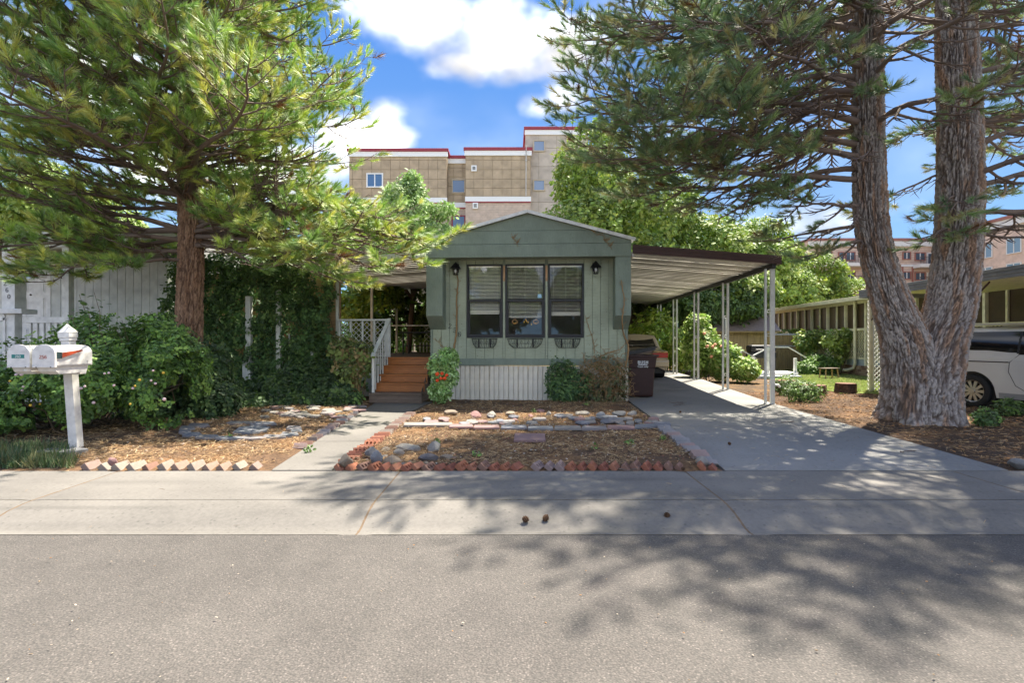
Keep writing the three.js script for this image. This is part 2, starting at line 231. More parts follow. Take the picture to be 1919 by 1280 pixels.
{ // pavement slabs with a rolled gutter; every slab is a piece
  const o = structure('sidewalk'), prof = [[4.892, -.001], [4.8, -.006], [4.66, -.024], [4.52, -.06], [4.42, -.088], [4.34, -.097], [4.25, -.088]];
  const walk = [[5.96, .004], [5.5, .002], [4.9, 0]];
  const strip = (pr, x0, x1, seed) => { const cols = 22, at = s => { const k = s * (pr.length - 1), i = Math.min(pr.length - 2, Math.floor(k)), f = k - i; return [mix(pr[i][0], pr[i + 1][0], f), mix(pr[i][1], pr[i + 1][1], f)]; };
    const n = (pr.length - 1) * 4, top = sheet(cols, n, (u, v) => { const [d, y] = at(v), x = mix(x0, x1, u), e = Math.min(u * (x1 - x0), (1 - u) * (x1 - x0)); const c = .95 + .3 * (fbm2(x * .9 + seed, d * 1.5, 4, 111) - .5) - .22 * step(.52, .75, fbm2(x * .25, d * 7, 3, 113)); return [x, y - .008 * step(.03, 0, e), -d, [c, c * .99, c * .975]]; });
    top.applyMatrix4(new THREE.Matrix4().makeScale(1, 1, 1)); const i = top.index.array; for (let k = 0; k < i.length; k += 3) { const t = i[k + 1]; i[k + 1] = i[k + 2]; i[k + 2] = t; } for (let k = 0; k < i.length; k += 3) { const t = i[k + 1]; i[k + 1] = i[k + 2]; i[k + 2] = t; } top.computeVertexNormals();
    const P = [], U = [], side = (a, b) => { P.push(a[0], a[1], a[2], b[0], b[1], b[2], b[0], -.15, b[2], a[0], a[1], a[2], b[0], -.15, b[2], a[0], -.15, a[2]); };
    for (let k = 0; k < n; k++) { const [d0, y0] = at(k / n), [d1, y1] = at((k + 1) / n); for (const x of [x0, x1]) side([x, y0 - .008, -d0], [x, y1 - .008, -d1]); }
    const [da, ya] = at(0), [db, yb] = at(1); side([x0, ya - .008, -da], [x1, ya - .008, -da]); side([x0, yb - .008, -db], [x1, yb - .008, -db]);
    const s = new THREE.BufferGeometry(); s.setAttribute('position', new THREE.Float32BufferAttribute(P, 3)); s.computeVertexNormals(); s.setAttribute('uv', new THREE.Float32BufferAttribute(new Float32Array(P.length / 3 * 2), 2)); s.setAttribute('color', new THREE.Float32BufferAttribute(new Float32Array(P.length).fill(.7), 3));
    return join([top, s]); };
  for (let k = 0; k < WALKX.length - 1; k++) { plain('slab', strip(walk, WALKX[k] + .009, WALKX[k + 1] - .009, k * 7.3), M.walk, o); plain('gutter', strip(prof, WALKX[k] + .009, WALKX[k + 1] - .009, k * 5.1 + 40), M.walk, o); }
  // grit packed into the cross joints
  for (const x of WALKX.slice(1, -1)) { const pr = [...walk, ...prof], r = rngOf(x * 100 | 0), pts = []; for (let k = 0; k < pr.length - 1; k++) for (let q = 0; q < 5; q++) { const f = q / 5; pts.push([mix(pr[k][0], pr[k + 1][0], f), mix(pr[k][1], pr[k + 1][1], f) - .0075 + .004 * r()]); } plain('joint_grit', sheet(1, pts.length - 1, (u, v) => { const [d, y] = pts[Math.round(v * (pts.length - 1))]; return [x + (u - .5) * .022 + .006 * (n2(d * 5, x, 3) - .5), y - .003, -d]; }), M.sand, o); }
}
// concrete slabs: quads in plan [d0, xl0, xr0, d1, xl1, xr1, y]
function slab(name, parent, m, [d0, xl0, xr0, d1, xl1, xr1], y0, y1, seed) {
  const top = sheet(26, 34, (u, v) => { const d = mix(d0, d1, v), x = mix(mix(xl0, xl1, v), mix(xr0, xr1, v), u); const c = .95 + .2 * (fbm2(x * .8 + seed, d * .8, 4, 121) - .5) - .1 * step(.6, .74, fbm2(x * .5 + seed, d * .6, 3, 125)); const e = Math.min(v, 1 - v) * (d1 - d0); return [x, mix(y0, y1, v) - .006 * step(.03, 0, e), -d, [c, c * .997, c * .985]]; });
  const cs = [[xl0, y0, -d0], [xr0, y0, -d0], [xr1, y1, -d1], [xl1, y1, -d1]], P = []; for (let k = 0; k < 4; k++) { const a = cs[k], b = cs[(k + 1) % 4], t = .006; P.push(a[0], a[1] - t, a[2], b[0], b[1] - t, b[2], b[0], -.15, b[2], a[0], a[1] - t, a[2], b[0], -.15, b[2], a[0], -.15, a[2]); }
  const s = new THREE.BufferGeometry(); s.setAttribute('position', new THREE.Float32BufferAttribute(P, 3)); s.computeVertexNormals(); s.setAttribute('uv', new THREE.Float32BufferAttribute(new Float32Array(P.length / 3 * 2), 2)); s.setAttribute('color', new THREE.Float32BufferAttribute(new Float32Array(P.length).fill(.75), 3));
  return plain(name, join([top, s]), m, parent);
}
const DR = d => [mix(2.39, 2.79, (d - 6) / 6.4), mix(5.56, 6.07, (d - 6) / 6.7), .012 + .16 * step(12.5, 19, d)];
{ const o = structure('driveway'), ds = [5.98, 9.1, 12.25, 15.4, 18.6, 22, 26, 32]; for (let k = 0; k < ds.length - 1; k++) { const a = ds[k] + .006, b = ds[k + 1] - .006, [l0, r0, h0] = DR(a), [l1, r1, h1] = DR(b); slab('slab', o, M.drive, [a, l0, r0, b, l1, r1], h0, h1, k * 3.7); } }
const PA = d => [mix(-2.69, -3.13, (d - 6) / 5.6), d < 11.1 ? mix(-2.02, -2.06, (d - 6) / 5.1) : mix(-2.06, -1.93, (d - 11.1) / 1.3)];
{ const o = structure('garden_path'), ds = [5.98, 7.7, 9.3, 11.05, 12.75]; for (let k = 0; k < 4; k++) { const a = ds[k] + .006, b = ds[k + 1] - .006, [l0, r0] = PA(a), [l1, r1] = PA(b); slab('slab', o, M.walk, [a, l0, r0, b, l1, r1], .014, .014, 50 + k * 2.9); } }
// beds of bare earth
function bed(name, xl, xr, d0, d1, nx, nz, tint, h = .02, edge = .35) { const g = sheet(nx, nz, (u, v) => { const d = mix(d0, d1, v), x = mix(xl(d), xr(d), u), e = Math.min(u, 1 - u) * (xr(d) - xl(d)), w = step(0, edge, Math.min(e, (d - d0) * 1.2 + .05)); const k = fbm2(x * 2.5, d * 2.5, 4, 131), q = tint(x, d); return [x, -.008 + w * (h + bumpy(x, d, 1)), -d, [q[0] * (.75 + .5 * k), q[1] * (.75 + .5 * k), q[2] * (.75 + .5 * k)]]; }); const o = plain(name, g, M.soil, scene); o.userData.kind = 'structure'; return o; }
bed('garden_bed', d => PA(d)[1] + .02, d => DR(d)[0] - .02, 5.985, 13.1, 130, 170, (x, d) => [.62, .55, .5], .03);
bed('garden_bed_001', d => -14, d => PA(d)[0] - .02, 5.985, 15, 170, 130, (x, d) => { const w = step(-6.2, -5, x) ; return [mix(.45, .66, w), mix(.42, .58, w), mix(.4, .52, w)]; }, .03);
bed('mulch_bed', d => DR(d)[1] + .02, d => 16, 5.985, 15.2, 150, 120, () => [.42, .36, .33], .02);
bed('side_yard', d => DR(d)[1] + .02, d => 16, 15.2, 30, 80, 90, () => [.5, .47, .4], .01);
bed('side_yard_001', d => -14, d => -1.9, 15, 30, 60, 60, () => [.4, .38, .34], .0);
{ const g = sheet(60, 80, (u, v) => { const d = mix(14.6, 28, v), l = mix(8.9, 11.3, v), x = mix(l + .5 * (fbm2(d * .8, 3, 2) - .5), 14.6, u); return [x, .035 + bumpy(x, d, .6), -d, 1]; }); const o = plain('lawn', g, M.lawn, scene); o.userData.kind = 'structure'; }

// ================================================================ THE MOBILE HOME
const TURN = -.061, HP = [.39, 0, -13.0];
const home = thing('mobile_home', 'green single-wide mobile home with low gable roof and three blind-covered front windows', 'mobile home', null, HP, TURN);
{
  const W = 2.4, fl = 1.03, top = 3.5;
  // shell: side, back, floor, ceiling, partition
  part('side_wall', box(-W, -W + .08, .85, 3.78, -18, -.1), M.green, home); part('side_wall', box(W - .08, W, .85, 3.78, -18, -.1), M.green, home); part('back_wall', box(-W, W, .85, 3.78, -18.08, -18), M.green, home);
  part('floor', box(-W + .08, W - .08, .86, 1.0, -18, -.1), M.room, home); part('ceiling', box(-W + .08, W - .08, 3.56, 3.62, -18, -.12), M.room, home); part('partition', box(-W + .08, W - .08, 1.0, 3.56, -4.1, -4), M.room, home);
  // backing behind the planks, round the window openings
  const wins = [[-1.495, -.624], [-.546, .403], [.494, 1.34]], wy0 = 1.54, wy1 = 3.335;
  part('wall', [box(-W, -1.46, fl, top + .2, -.1, -.02), box(1.305, W, fl, top + .2, -.1, -.02), box(-1.46, 1.305, fl, wy0 + .03, -.1, -.02), box(-1.46, 1.305, wy1 - .03, top + .2, -.1, -.02), box(-.66, -.51, wy0 + .03, wy1 - .03, -.1, -.02), box(.37, .53, wy0 + .03, wy1 - .03, -.1, -.02)], M.greenD, home);
  // siding planks, one by one
  const r = rngOf(3), plank = (x0, x1, y0, y1, m = M.green) => part('siding_plank', rbox(x0 + .004, x1 - .004, y0, y1, -.02, .002 + .004 * r(), .003), m, home, { grain: 'y' });
  const run = (x0, x1, n, y0, y1) => { for (let k = 0; k < n; k++) plank(mix(x0, x1, k / n), mix(x0, x1, (k + 1) / n), y0, y1); };
  run(-W + .06, -1.51, 4, fl, top); run(1.355, W - .06, 5, fl, top);
  for (const [a, b] of wins) { run(a - .012, b + .012, 4, fl, wy0 - .003); run(a - .012, b + .012, 4, wy1 + .003, top - .05); }
  part('trim_board', rbox(-W, -W + .06, fl, top, -.02, .016), M.greenD, home, { grain: 'y' }); part('trim_board', rbox(W - .06, W, fl, top, -.02, .016), M.greenD, home, { grain: 'y' });
  for (const x of [-.585, .4485]) { part('trim_board', rbox(x - .026, x + .026, fl, 2.92, -.018, .018), M.green, home, { grain: 'y' }); part('trim_board', rbox(x - .026, x + .026, 2.922, 3.3, -.018, .017), M.tan, home, { grain: 'y', label: 'bare tan patch of window trim where the paint has come off' }); }
  part('trim_board', rbox(-W + .06, W - .06, top - .055, top, -.018, .02), M.greenD, home);
  part('base_board', rbox(-W - .01, W + .01, .865, 1.03, -.02, .03), M.greenD, home);
  // windows
  wins.forEach(([a, b], k) => {
    const w = new THREE.Group(); w.name = 'window'; home.add(w); const mid = 2.45, F = .036;
    part('window_frame', [rbox(a, b, wy1 - F, wy1, -.09, .03), rbox(a, b, wy0, wy0 + F, -.09, .03), rbox(a, a + F, wy0 + F, wy1 - F, -.09, .03), rbox(b - F, b, wy0 + F, wy1 - F, -.09, .03)], M.black, w);
    part('sash', [rbox(a + F, b - F, mid - .03, mid + .03, -.06, .024), rbox(a + F, b - F, wy0 + F, wy0 + F + .05, -.06, .02), rbox(a + F, a + F + .035, wy0 + F + .05, mid - .03, -.06, .02), rbox(b - F - .035, b - F, wy0 + F + .05, mid - .03, -.06, .02)], M.black, w);
    part('pane', box(a + F, b - F, mid + .03, wy1 - F, -.028, -.024), M.glass, w); part('pane', box(a + F + .035, b - F - .035, wy0 + F + .05, mid - .03, -.02, -.016), M.glass, w);
    // venetian blind: real slats
    const low = [2.2, 2.06, 2.16][k], sl = []; let y = wy1 - .07; const tilt = [.55, .35, .25][k];
    sl.push(box(a + .04, b - .04, wy1 - .07, wy1 - .03, -.09, -.055)); for (; y > low; y -= .034) sl.push(new THREE.BoxGeometry(b - a - .1, .0025, .032).rotateX(tilt).rotateZ((r() - .5) * .004 + (k === 0 && y > 3.1 ? .012 : 0)).translate((a + b) / 2, y, -.075)); for (let q = 0; q < (k === 1 ? 2 : 7); q++) sl.push(box(a + .05, b - .05, low - .012 * q - .006, low - .012 * q + .001, -.09, -.06));
    for (const t of [.15, .5, .85]) sl.push(box(mix(a, b, t) - .002, mix(a, b, t) + .002, low, wy1 - .05, -.058, -.056));
    part('blind', sl, M.blind, w);
  });
  part('window_sticker', box(.235, .33, 2.51, 2.6, -.0235, -.0215), mat([.35, .6, .75], { rough: .5 }), home, { label: 'small pale blue square sticker on the middle window pane' });
  // front gable overhang: three lapped boards, soffit, end boxes
  const gf = .48, eave = 3.8, peak = 4.46, gy = x => peak - (peak - eave) * Math.abs(x) / W, gx = y => (peak - y) / (peak - eave) * W;
  part('gable_board', rbox(-W, W, 3.43, 3.735, gf - .03, gf + .012), M.greenD, home);
  const b2 = extrude([[-W, 3.742], [W, 3.742], [W, eave], [gx(4.045), 4.045], [-gx(4.045), 4.045], [-W, eave]], .034).translate(0, 0, gf - .03); part('gable_board', b2, M.greenD, home);
  part('gable_board', extrude([[-gx(4.052), 4.052], [gx(4.052), 4.052], [0, peak]], .028).translate(0, 0, gf - .03), M.greenD, home);
  part('soffit', box(-W, W, 3.5, 3.53, -.1, gf - .03), M.greenD, home);
  for (const [x0, x1] of [[-W, -2.02], [2.05, W]]) { const p = [[.02, 3.5], [gf - .035, 3.5], [gf - .035, 2.06], [.02, 1.75]]; const gg = extrude(p, x1 - x0, { bevelEnabled: true, bevelSize: .006, bevelThickness: .006, bevelSegments: 1 }).rotateY(-Math.PI / 2).translate(x1, 0, 0); part('wing_box', gg, M.greenD, home); }
  // roof
  const roof = s => { const p = [[0, peak + .012], [s * (W + .07), gy(W + .07) + .012], [s * (W + .07), gy(W + .07) + .06], [0, peak + .062]]; return extrude(p, 18.7).translate(0, 0, -18.15); };
  for (const s of [1, -1]) { const rf = part('roof', roof(s), M.roofMetal, home); part('rake_trim', bar(V3(0, peak + .03, gf + .085), V3(s * (W + .09), gy(W + .09) + .03, gf + .085), .075, .022, V3(0, 0, 1)), M.white, rf); for (let k = 1; k < 8; k++) part('seam', bar(V3(s * .01, peak + .072, -2.3 * k), V3(s * (W + .06), gy(W + .06) + .072, -2.3 * k), .03, .02), M.roofMetal, rf); }
  part('attic_back', extrude([[-W, 3.6], [W, 3.6], [W, eave], [0, peak], [-W, eave]], .05).translate(0, 0, -18.08), M.green, home);
  for (const s of [-1, 1]) part('eave_board', box(s > 0 ? W : -W - .02, s > 0 ? W + .02 : -W, 3.66, 3.79, -18, gf - .04), M.greenD, home);
  // skirting of ribbed white metal, sheet by sheet
  const rib = (w) => { const p = [], n = 2, q = w / n; for (let k = 0; k < n; k++) { const x = q * k; p.push([x, -.03], [x + .012, -.03], [x + .014, .0], [x + .03, .004], [x + q - .012, .004 + .008 * (k === 1)], [x + q - .002, -.004]); } p.push([w, -.045], [0, -.045]); return extrude(p.map(q2 => [q2[0], -q2[1]]), .84).rotateX(-Math.PI / 2); };
  const rg = uvBox(join(rib(.236)), 'y'); for (let k = 0; k < 20; k++) share('skirting_panel', rg, M.skirt, home, [-2.38 + k * .238, .015, -.015 - .006 * r()], [0, 0, (r() - .5) * .006]);
  for (const s of [-1, 1]) part('skirting_side', box(s * 2.38 - .01, s * 2.38 + .01, .0, .86, -18, -.03), M.skirt, home);
  part('skirting_post', rbox(2.33, 2.405, .02, .86, -.01, .03), M.skirt, home);
  // coach lamps either side of the windows
  for (const lx of [-1.75, 1.62]) { const l = new THREE.Group(); l.name = 'wall_lamp'; l.position.set(lx, 3.22, .02); l.scale.setScalar(1.3); home.add(l);
    part('back_plate', rbox(-.045, .045, -.06, .1, -.02, .0), M.iron, l); part('arm', tube([V3(0, .06, 0), V3(0, .1, .06), V3(0, .07, .1)], .009, 6), M.iron, l);
    part('lamp_hood', [new THREE.CylinderGeometry(.035, .115, .09, 6).translate(0, .045, .1), new THREE.ConeGeometry(.04, .04, 6).translate(0, .105, .1)], M.iron, l); part('cage', [0, 1, 2, 3, 4, 5].map(k => bar(V3(Math.cos(k * 1.047) * .06, 0, .1 + Math.sin(k * 1.047) * .06), V3(Math.cos(k * 1.047) * .045, -.11, .1 + Math.sin(k * 1.047) * .045), .008)).concat(new THREE.CylinderGeometry(.05, .045, .012, 6).translate(0, -.115, .1)), M.iron, l); part('bulb', new THREE.SphereGeometry(.028, 10, 8).scale(1, 1.3, 1).translate(0, -.045, .1), M.white, l); }
  // painted house number, stepping down to the right
  [['2', 844, 611], ['5', 853, 618.5], ['6', 862, 626.5]].forEach(([c, px, py]) => part('house_number', text(c, .12, fontS, .006), mat([.05, .06, .045], { rough: .6 }), home, { pos: [(px - 991) / 76.9, 1.45 + (640 - py) * .013, .012], rot: [0, 0, -.1] }));
}
// hanging ornaments behind the middle window
{
  const o = thing('window_ornament', 'string of gold and blue ornaments hanging behind the middle front window', 'ornament', null, HP, TURN), gold = mat([.8, .45, .06], { rough: .5 }), cop = mat([.55, .28, .1], { rough: .5 }), blue = mat([.1, .25, .5], { rough: .5 });
  part('valance', box(-.46, .32, 2.045, 2.075, -.1, -.094), blue, o);
  const c = V3(-.07, 2.04, -.09); part('cord', [tube([c, V3(-.14, 1.92, -.09), V3(-.2, 1.9, -.09)], .006, 4), tube([c, V3(.0, 1.92, -.09), V3(.05, 1.93, -.09)], .006, 4)], blue, o);
  for (const [x, y] of [[-.06, 1.99], [-.04, 1.95], [-.1, 1.93], [0, 1.92], [.08, 1.87]]) part('bead', new THREE.SphereGeometry(.02, 8, 6).scale(.8, 1.2, .6).translate(x, y, -.088), gold, o);
  for (const x of [-.33, .19]) { part('pumpkin', new THREE.TorusGeometry(.055, .011, 5, 14).scale(1.1, .9, 1).translate(x, 1.93, -.088), cop, o); part('stem', bar(V3(x, 1.98, -.088), V3(x + .015, 2.015, -.088), .012), cop, o); part('grin', new THREE.TorusGeometry(.028, .006, 4, 8, 3.14).rotateZ(3.14).translate(x, 1.925, -.086), gold, o); }
  part('hook_bar', bar(V3(-.42, 2.03, -.09), V3(.3, 2.03, -.09), .006), M.white, o);
}
// wire flower baskets under the windows
[[-1.06, .31, 'left'], [-.07, .43, 'mid'], [.95, .31, 'right']].forEach(([cx, hw], k) => {
  const o = thing('window_basket', ['empty black wire flower basket below the window nearest the stairs', 'widest empty black wire flower basket below the middle window', 'empty black wire flower basket below the window nearest the carport'][k], 'basket', 'wire baskets under the front windows', HP, TURN), y1 = 1.515, y0 = 1.3, z = d => .03 + d;
  const rim = []; for (let i = 0; i <= 16; i++) { const a = i / 16 * Math.PI; rim.push(V3(cx - Math.cos(a) * hw, y1, z(.17 * Math.sin(a)))); } part('rim', [tube(rim, .007, 5), bar(V3(cx - hw, y1, z(.005)), V3(cx + hw, y1, z(.005)), .012)], M.iron, o);
  const b = []; for (let i = 0; i <= 14; i++) { const a = i / 14 * Math.PI, x = cx - Math.cos(a) * hw, f = hw * .68; b.push(tube([V3(x, y1, z(.17 * Math.sin(a))), V3(mix(x, cx - Math.cos(a) * f, .3), mix(y1, y0, .6), z(.16 * Math.sin(a))), V3(cx - Math.cos(a) * f, y0, z(.07 * Math.sin(a)))], .0045, 4)); } part('wires', b, M.iron, o);
  const q = (y, s, zz) => { const p = []; for (let i = 0; i <= 14; i++) { const a = i / 14 * Math.PI; p.push(V3(cx - Math.cos(a) * hw * s, y, z(zz * Math.sin(a)))); } return tube(p, .005, 4); }; part('hoop', q(1.4, .9, .165), M.iron, o); part('hoop', q(y0, .68, .08), M.iron, o);
  for (const s of [-.45, .45]) part('strap', rbox(cx + s * hw - .016, cx + s * hw + .016, y0, y1, z(.004), z(.012)), M.iron, o);
  for (const s of [-.6, -.2, .2, .6]) part('scroll', new THREE.TorusGeometry(.028, .0045, 4, 10, 4.6).translate(cx + s * hw, 1.43, z(.168 * Math.sin(Math.acos(s)))), M.iron, o);
});
// dead vines left on the wall
function vine(label, pts, rad, parentLabel) { const o = thing('dead_vine', label, 'dead vine', 'dead vines clinging to the front wall', HP, TURN), r = rngOf(pts.length * 31 + 5); const P = pts.map(([px, py, z = .03]) => V3((px - 991) / 76.9, 1.45 + (640 - py) * .013, z)); const c = new THREE.CatmullRomCurve3(P), q = c.getPoints(30).map(p => p.add(V3((r() - .5) * .02, (r() - .5) * .02, 0))); part('stem', tube(q, q.map((_, i) => rad * (1.1 - .7 * i / 30)), 6), M.deadvine, o); for (let k = 0; k < 14; k++) { const a = q[2 + Math.floor(r() * 27)], b = a.clone().add(V3((r() - .5) * .22, (r() - .3) * .2, .01)); part('tendril', tube(wander(a, b, 4, .03, r), .004, 4), M.deadvine, o); } }
vine('brown dead vine stem climbing the green wall to the lamp beside the stairs', [[848, 668], [853, 645], [857, 610], [857, 560], [859, 530], [857, 506]], .024);
vine('thin forked dead vine at the bottom corner of the green wall by the stairs', [[838, 665], [828, 648], [815, 634]], .008);
vine('pale curved dead vine running up beside the window nearest the carport', [[1114, 662], [1112, 640], [1104, 615], [1097, 590]], .009);
vine('thick gnarled dead vine trunk climbing the wall corner to the wing box near the bin', [[1170, 688, .1], [1176, 650, .06], [1168, 628, .06], [1160, 600, .49], [1163, 570, .5], [1158, 530, .5]], .022);
vine('dark dead vine traces scrawled over the gable boards toward the carport', [[1100, 436, .5], [1112, 446, .505], [1128, 452, .505], [1135, 462, .505]], .006);
vine('short dark dead vine scar in the middle of the gable boards', [[962, 450, .5], [970, 458, .505], [974, 468, .505]], .007);
vine('slanting dead vine scar on the gable boards near the carport corner', [[1126, 456, .505], [1136, 466, .505], [1141, 474, .505]], .007);
vine('looped dead vine stems over the dry ivy beside the bin', [[1120, 670, .12], [1140, 660, .15], [1160, 655, .12], [1172, 640, .1]], .014);

// ================================================================ CARPORT, AWNING, STAIRS, DECK
function canopy(o, s, x0, x1, y0, y1, zf, zb, nPan) { // s: side; x0 house edge, x1 outer edge
  const L = Math.hypot(x1 - x0, y1 - y0), a = Math.atan2(y1 - y0, x1 - x0), w = (zf - zb) / nPan, p = [];
  const prof = [[0, 0], [0, .05], [.012, .05], [.012, .006], [w * .3, .006], [w * .34, .018], [w * .62, .018], [w * .66, .006], [w - .002, .006], [w - .002, 0], [w * .68, 0], [w * .64, .012], [w * .32, .012], [w * .28, 0]];
  const g = uvBox(join(extrude(prof, L).rotateY(Math.PI / 2).rotateX(0))); // profile x -> -z, extrude -> x
  for (let k = 0; k < nPan; k++) share('roof_pan', g, M.alu, o, [x0, y0, zf - w * k], [0, s < 0 ? 0 : 0, a]);
}
{
  const o = thing('carport', 'white metal carport with brown fascia and paired posts beside the green home', 'carport', null, HP, TURN), x0 = 2.44, x1 = 5.72, y0 = 3.52, y1 = 3.24, zf = .5, zb = -18.5;
  canopy(o, 1, x0, x1, y0, y1, zf, zb, 62);
  part('front_fascia', extrude([[x0 - .01, y0 - .03], [x1 + .05, y1 - .035], [x1 + .05, y1 + .155], [x0 - .01, y0 + .17]], .035).translate(0, 0, zf), M.brown, o); for (const q of [.03, .08, .13]) part('fascia_rib', bar(V3(x0, y0 - .03 + q, zf + .04), V3(x1 + .05, y1 - .035 + q, zf + .04), .008, .02, V3(0, 0, 1)), M.brown, o);
  part('gutter', rbox(x1 + .005, x1 + .06, y1 - .03, y1 + .15, zb, zf - .002), M.brown, o); part('outer_beam', box(x1 - .13, x1 - .05, y1 - .115, y1 - .005, zb, zf - .03), M.black, o);
  part('ledger', box(x0 - .02, x0 + .03, y0 - .09, y0 - .01, zb, zf - .05), M.alu, o);
  for (let k = 0; k < 7; k++) { const z = .32 - 2.95 * k, x = x1 - .09, gy = k === 0 ? 0 : .012 + .16 * step(12.5, 19, 12.7 - z) - .02, pg = new THREE.Group(); pg.name = 'post'; o.add(pg); part('tube', rbox(x - .03 + (k ? 0 : .0), x + (k ? .03 : .07), gy, y1 - .115, z - .03, z + .03), M.whiteOld, pg); part('tube', rbox(x - .16, x - .11, gy, y1 - .115, z - .025, z + .025), M.whiteOld, pg); for (let q = 0; q < 5; q++) part('scroll', new THREE.TorusGeometry(.034, .006, 4, 10).translate(x - .068, .5 + q * .55, z), M.whiteOld, pg); part('foot_plate', box(x - .18, x + .08, gy - .004, gy + .012, z - .06, z + .06), M.whiteOld, pg); }
  part('conduit', [tube([V3(5.69, .45, .37), V3(5.76, .45, .37), V3(5.8, .4, .37)], .025, 8), cyl(.05, .05, .58, .6, 5.65, .32, 8)], M.white, o);
}
{
  const o = thing('porch_awning', 'white ribbed metal awning over the wooden porch deck', 'awning', null, HP, TURN), x0 = -5.55, x1 = -2.44, y0 = 3.3, y1 = 3.5;
  canopy(o, -1, x0, x1, y0, y1, .2, -9, 30);
  part('front_fascia', extrude([[x0 - .05, y0 - .02], [x1, y1 - .02], [x1, y1 + .13], [x0 - .05, y0 + .13]], .03).translate(0, 0, .2), M.alu, o); part('outer_beam', box(x0 + .05, x0 + .13, y0 - .1, y0 - .005, -9, .15), M.black, o);
  for (const z of [-.62, -3.4, -6.2, -8.8]) part('post', rbox(-5.02, -4.95, .0, 3.3, z - .035, z + .035), M.whiteOld, o);
  part('gutter', rbox(x0 - .05, x0, y0 - .02, y0 + .12, -9, .198), M.alu, o);
}
{
  const o = thing('porch_stairs', 'stained wooden porch stairs of five steps with a white handrail', 'stairs', null, HP, TURN), x0 = -3.62, x1 = -2.44, hs = [.247, .46, .65, .85, 1.05];
  hs.forEach((h, k) => { const z = .78 - .3 * k, w = k ? 0 : .06, y0 = k ? hs[k - 1] : .016, m = k ? M.stain : M.greyWood; part('riser', rbox(x0 - w, x1 + w * .1, y0 + .002, h - .04, z - .035, z), m, o); part('tread', rbox(x0 - w - .015, x1 + w * .1, h - .038, h, z - .32, z + .028, .008), m, o); });
  for (const x of [x0 - .012, x1 - .03]) part('stringer', extrude([[.77, .016], [.77, .2], [-.45, 1.0], [-.7, 1.0], [-.7, .016]], .01).rotateY(-Math.PI / 2).translate(x, 0, 0), M.greyWood, o);
  const rl = x0 + .02; part('post', rbox(rl - .03, rl + .03, .25, 1.08, .68, .74), M.whiteOld, o); part('post', rbox(rl - .035, rl + .035, 1.05, 2.04, -.6, -.53), M.whiteOld, o);
  part('hand_rail', bar(V3(rl, 1.1, .77), V3(rl, 2.03, -.58), .09, .04), M.whiteOld, o); for (let k = 0; k < 6; k++) { const z = .55 - .19 * k, t = (.77 - z) / 1.35; part('baluster', rbox(rl - .016, rl + .016, .25 + .62 * Math.max(0, t - .08) * 1.05, 1.08 + .93 * t, z - .016, z + .016), M.whiteOld, o); }
}
{
  const o = thing('porch_deck', 'raised porch deck with white lattice railing beside the green home', 'deck', null, HP, TURN), y = 1.05, x0 = -4.95, x1 = -2.46;
  for (let k = 0; k < 18; k++) part('floor_board', rbox(x0, x1, y - .035, y, -.72 - .14 * k - .135, -.72 - .14 * k), M.greyWood, o); part('floor_board', rbox(x0, x1, y - .035, y, -9, -3.24), M.greyWood, o);
  part('rim_joist', rbox(x0, x1, y - .22, y - .037, -.76, -.72), M.whiteOld, o); part('skirt_board', box(x0, -3.64, .02, y - .23, -.75, -.73), M.whiteOld, o);
  const z = -.55; part('lattice_panel', latticeGeo(1.2, .86, .1, .034).map(g => g.translate(-4.88, 1.1, z)), M.lattice, o);
  part('top_rail', rbox(-4.95, -3.62, 1.98, 2.03, z - .04, z + .04), M.whiteOld, o); for (const x of [-4.9, -4.6, -4.29, -3.98, -3.68]) part('post', rbox(x - .022, x + .022, 1.05, 1.98, z - .03, z + .03), M.whiteOld, o); part('bottom_rail', rbox(-4.95, -3.66, 1.06, 1.1, z - .02, z + .02), M.whiteOld, o);
  const zb = -5.2; part('top_rail', rbox(-4.9, -2.48, 1.98, 2.02, zb - .03, zb + .03), M.white, o); part('lattice_panel', latticeGeo(1.2, .5, .12, .034).map(g => g.translate(-3.75, 1.45, zb)), M.lattice, o); for (let k = 0; k < 12; k++) part('baluster', rbox(-3.9 + k * .12, -3.87 + k * .12, 1.08, 1.42, zb - .015, zb + .015), M.lattice, o);
  part('lattice_panel', latticeGeo(.5, .9, .12, .034).map(g => g.rotateY(Math.PI / 2).translate(-2.5, 1.1, -3)), M.lattice, o);
}
{ // dark bench and pots on the deck
  const o = thing('patio_table', 'dark patio table standing on the porch deck behind the stairs', 'table', null, HP, TURN); part('table_top', rbox(-4.2, -2.75, 1.72, 1.76, -4.6, -3.7), M.black, o); for (const [x, z] of [[-4.1, -4.5], [-2.85, -4.5], [-4.1, -3.8], [-2.85, -3.8]]) part('leg', cyl(.025, .025, 1.05, 1.72, x, z, 8), M.black, o); part('shelf', rbox(-4.1, -2.85, 1.3, 1.33, -4.5, -3.8), M.black, o);
}

// ================================================================ CONIFERS
function tuftGeo(n, seed, L = .13, shoot = .15) { // needles round the last stretch of a shoot that points along +y
  const r = rngOf(seed), pos = []; for (let i = 0; i < n; i++) { const t = Math.pow(r(), .7), y = shoot * t - shoot * .55, a = r() * 6.283, spread = mix(1.05, .28, t) * (.75 + .5 * r()), len = L * (.75 + .45 * r()), c = Math.cos(a), s = Math.sin(a), sx = Math.sin(spread), cy = Math.cos(spread), w = .0054; const tx2 = -s * w, tz2 = c * w; pos.push(tx2, y, tz2, -tx2, y, -tz2, c * sx * len, y + cy * len - .012 * r(), s * sx * len); }
  const g = new THREE.BufferGeometry(); g.setAttribute('position', new THREE.Float32BufferAttribute(pos, 3)); g.computeVertexNormals(); return g;
}
const TUFT = [tuftGeo(64, 1), tuftGeo(56, 2, .145, .19), tuftGeo(50, 3, .115, .13)];
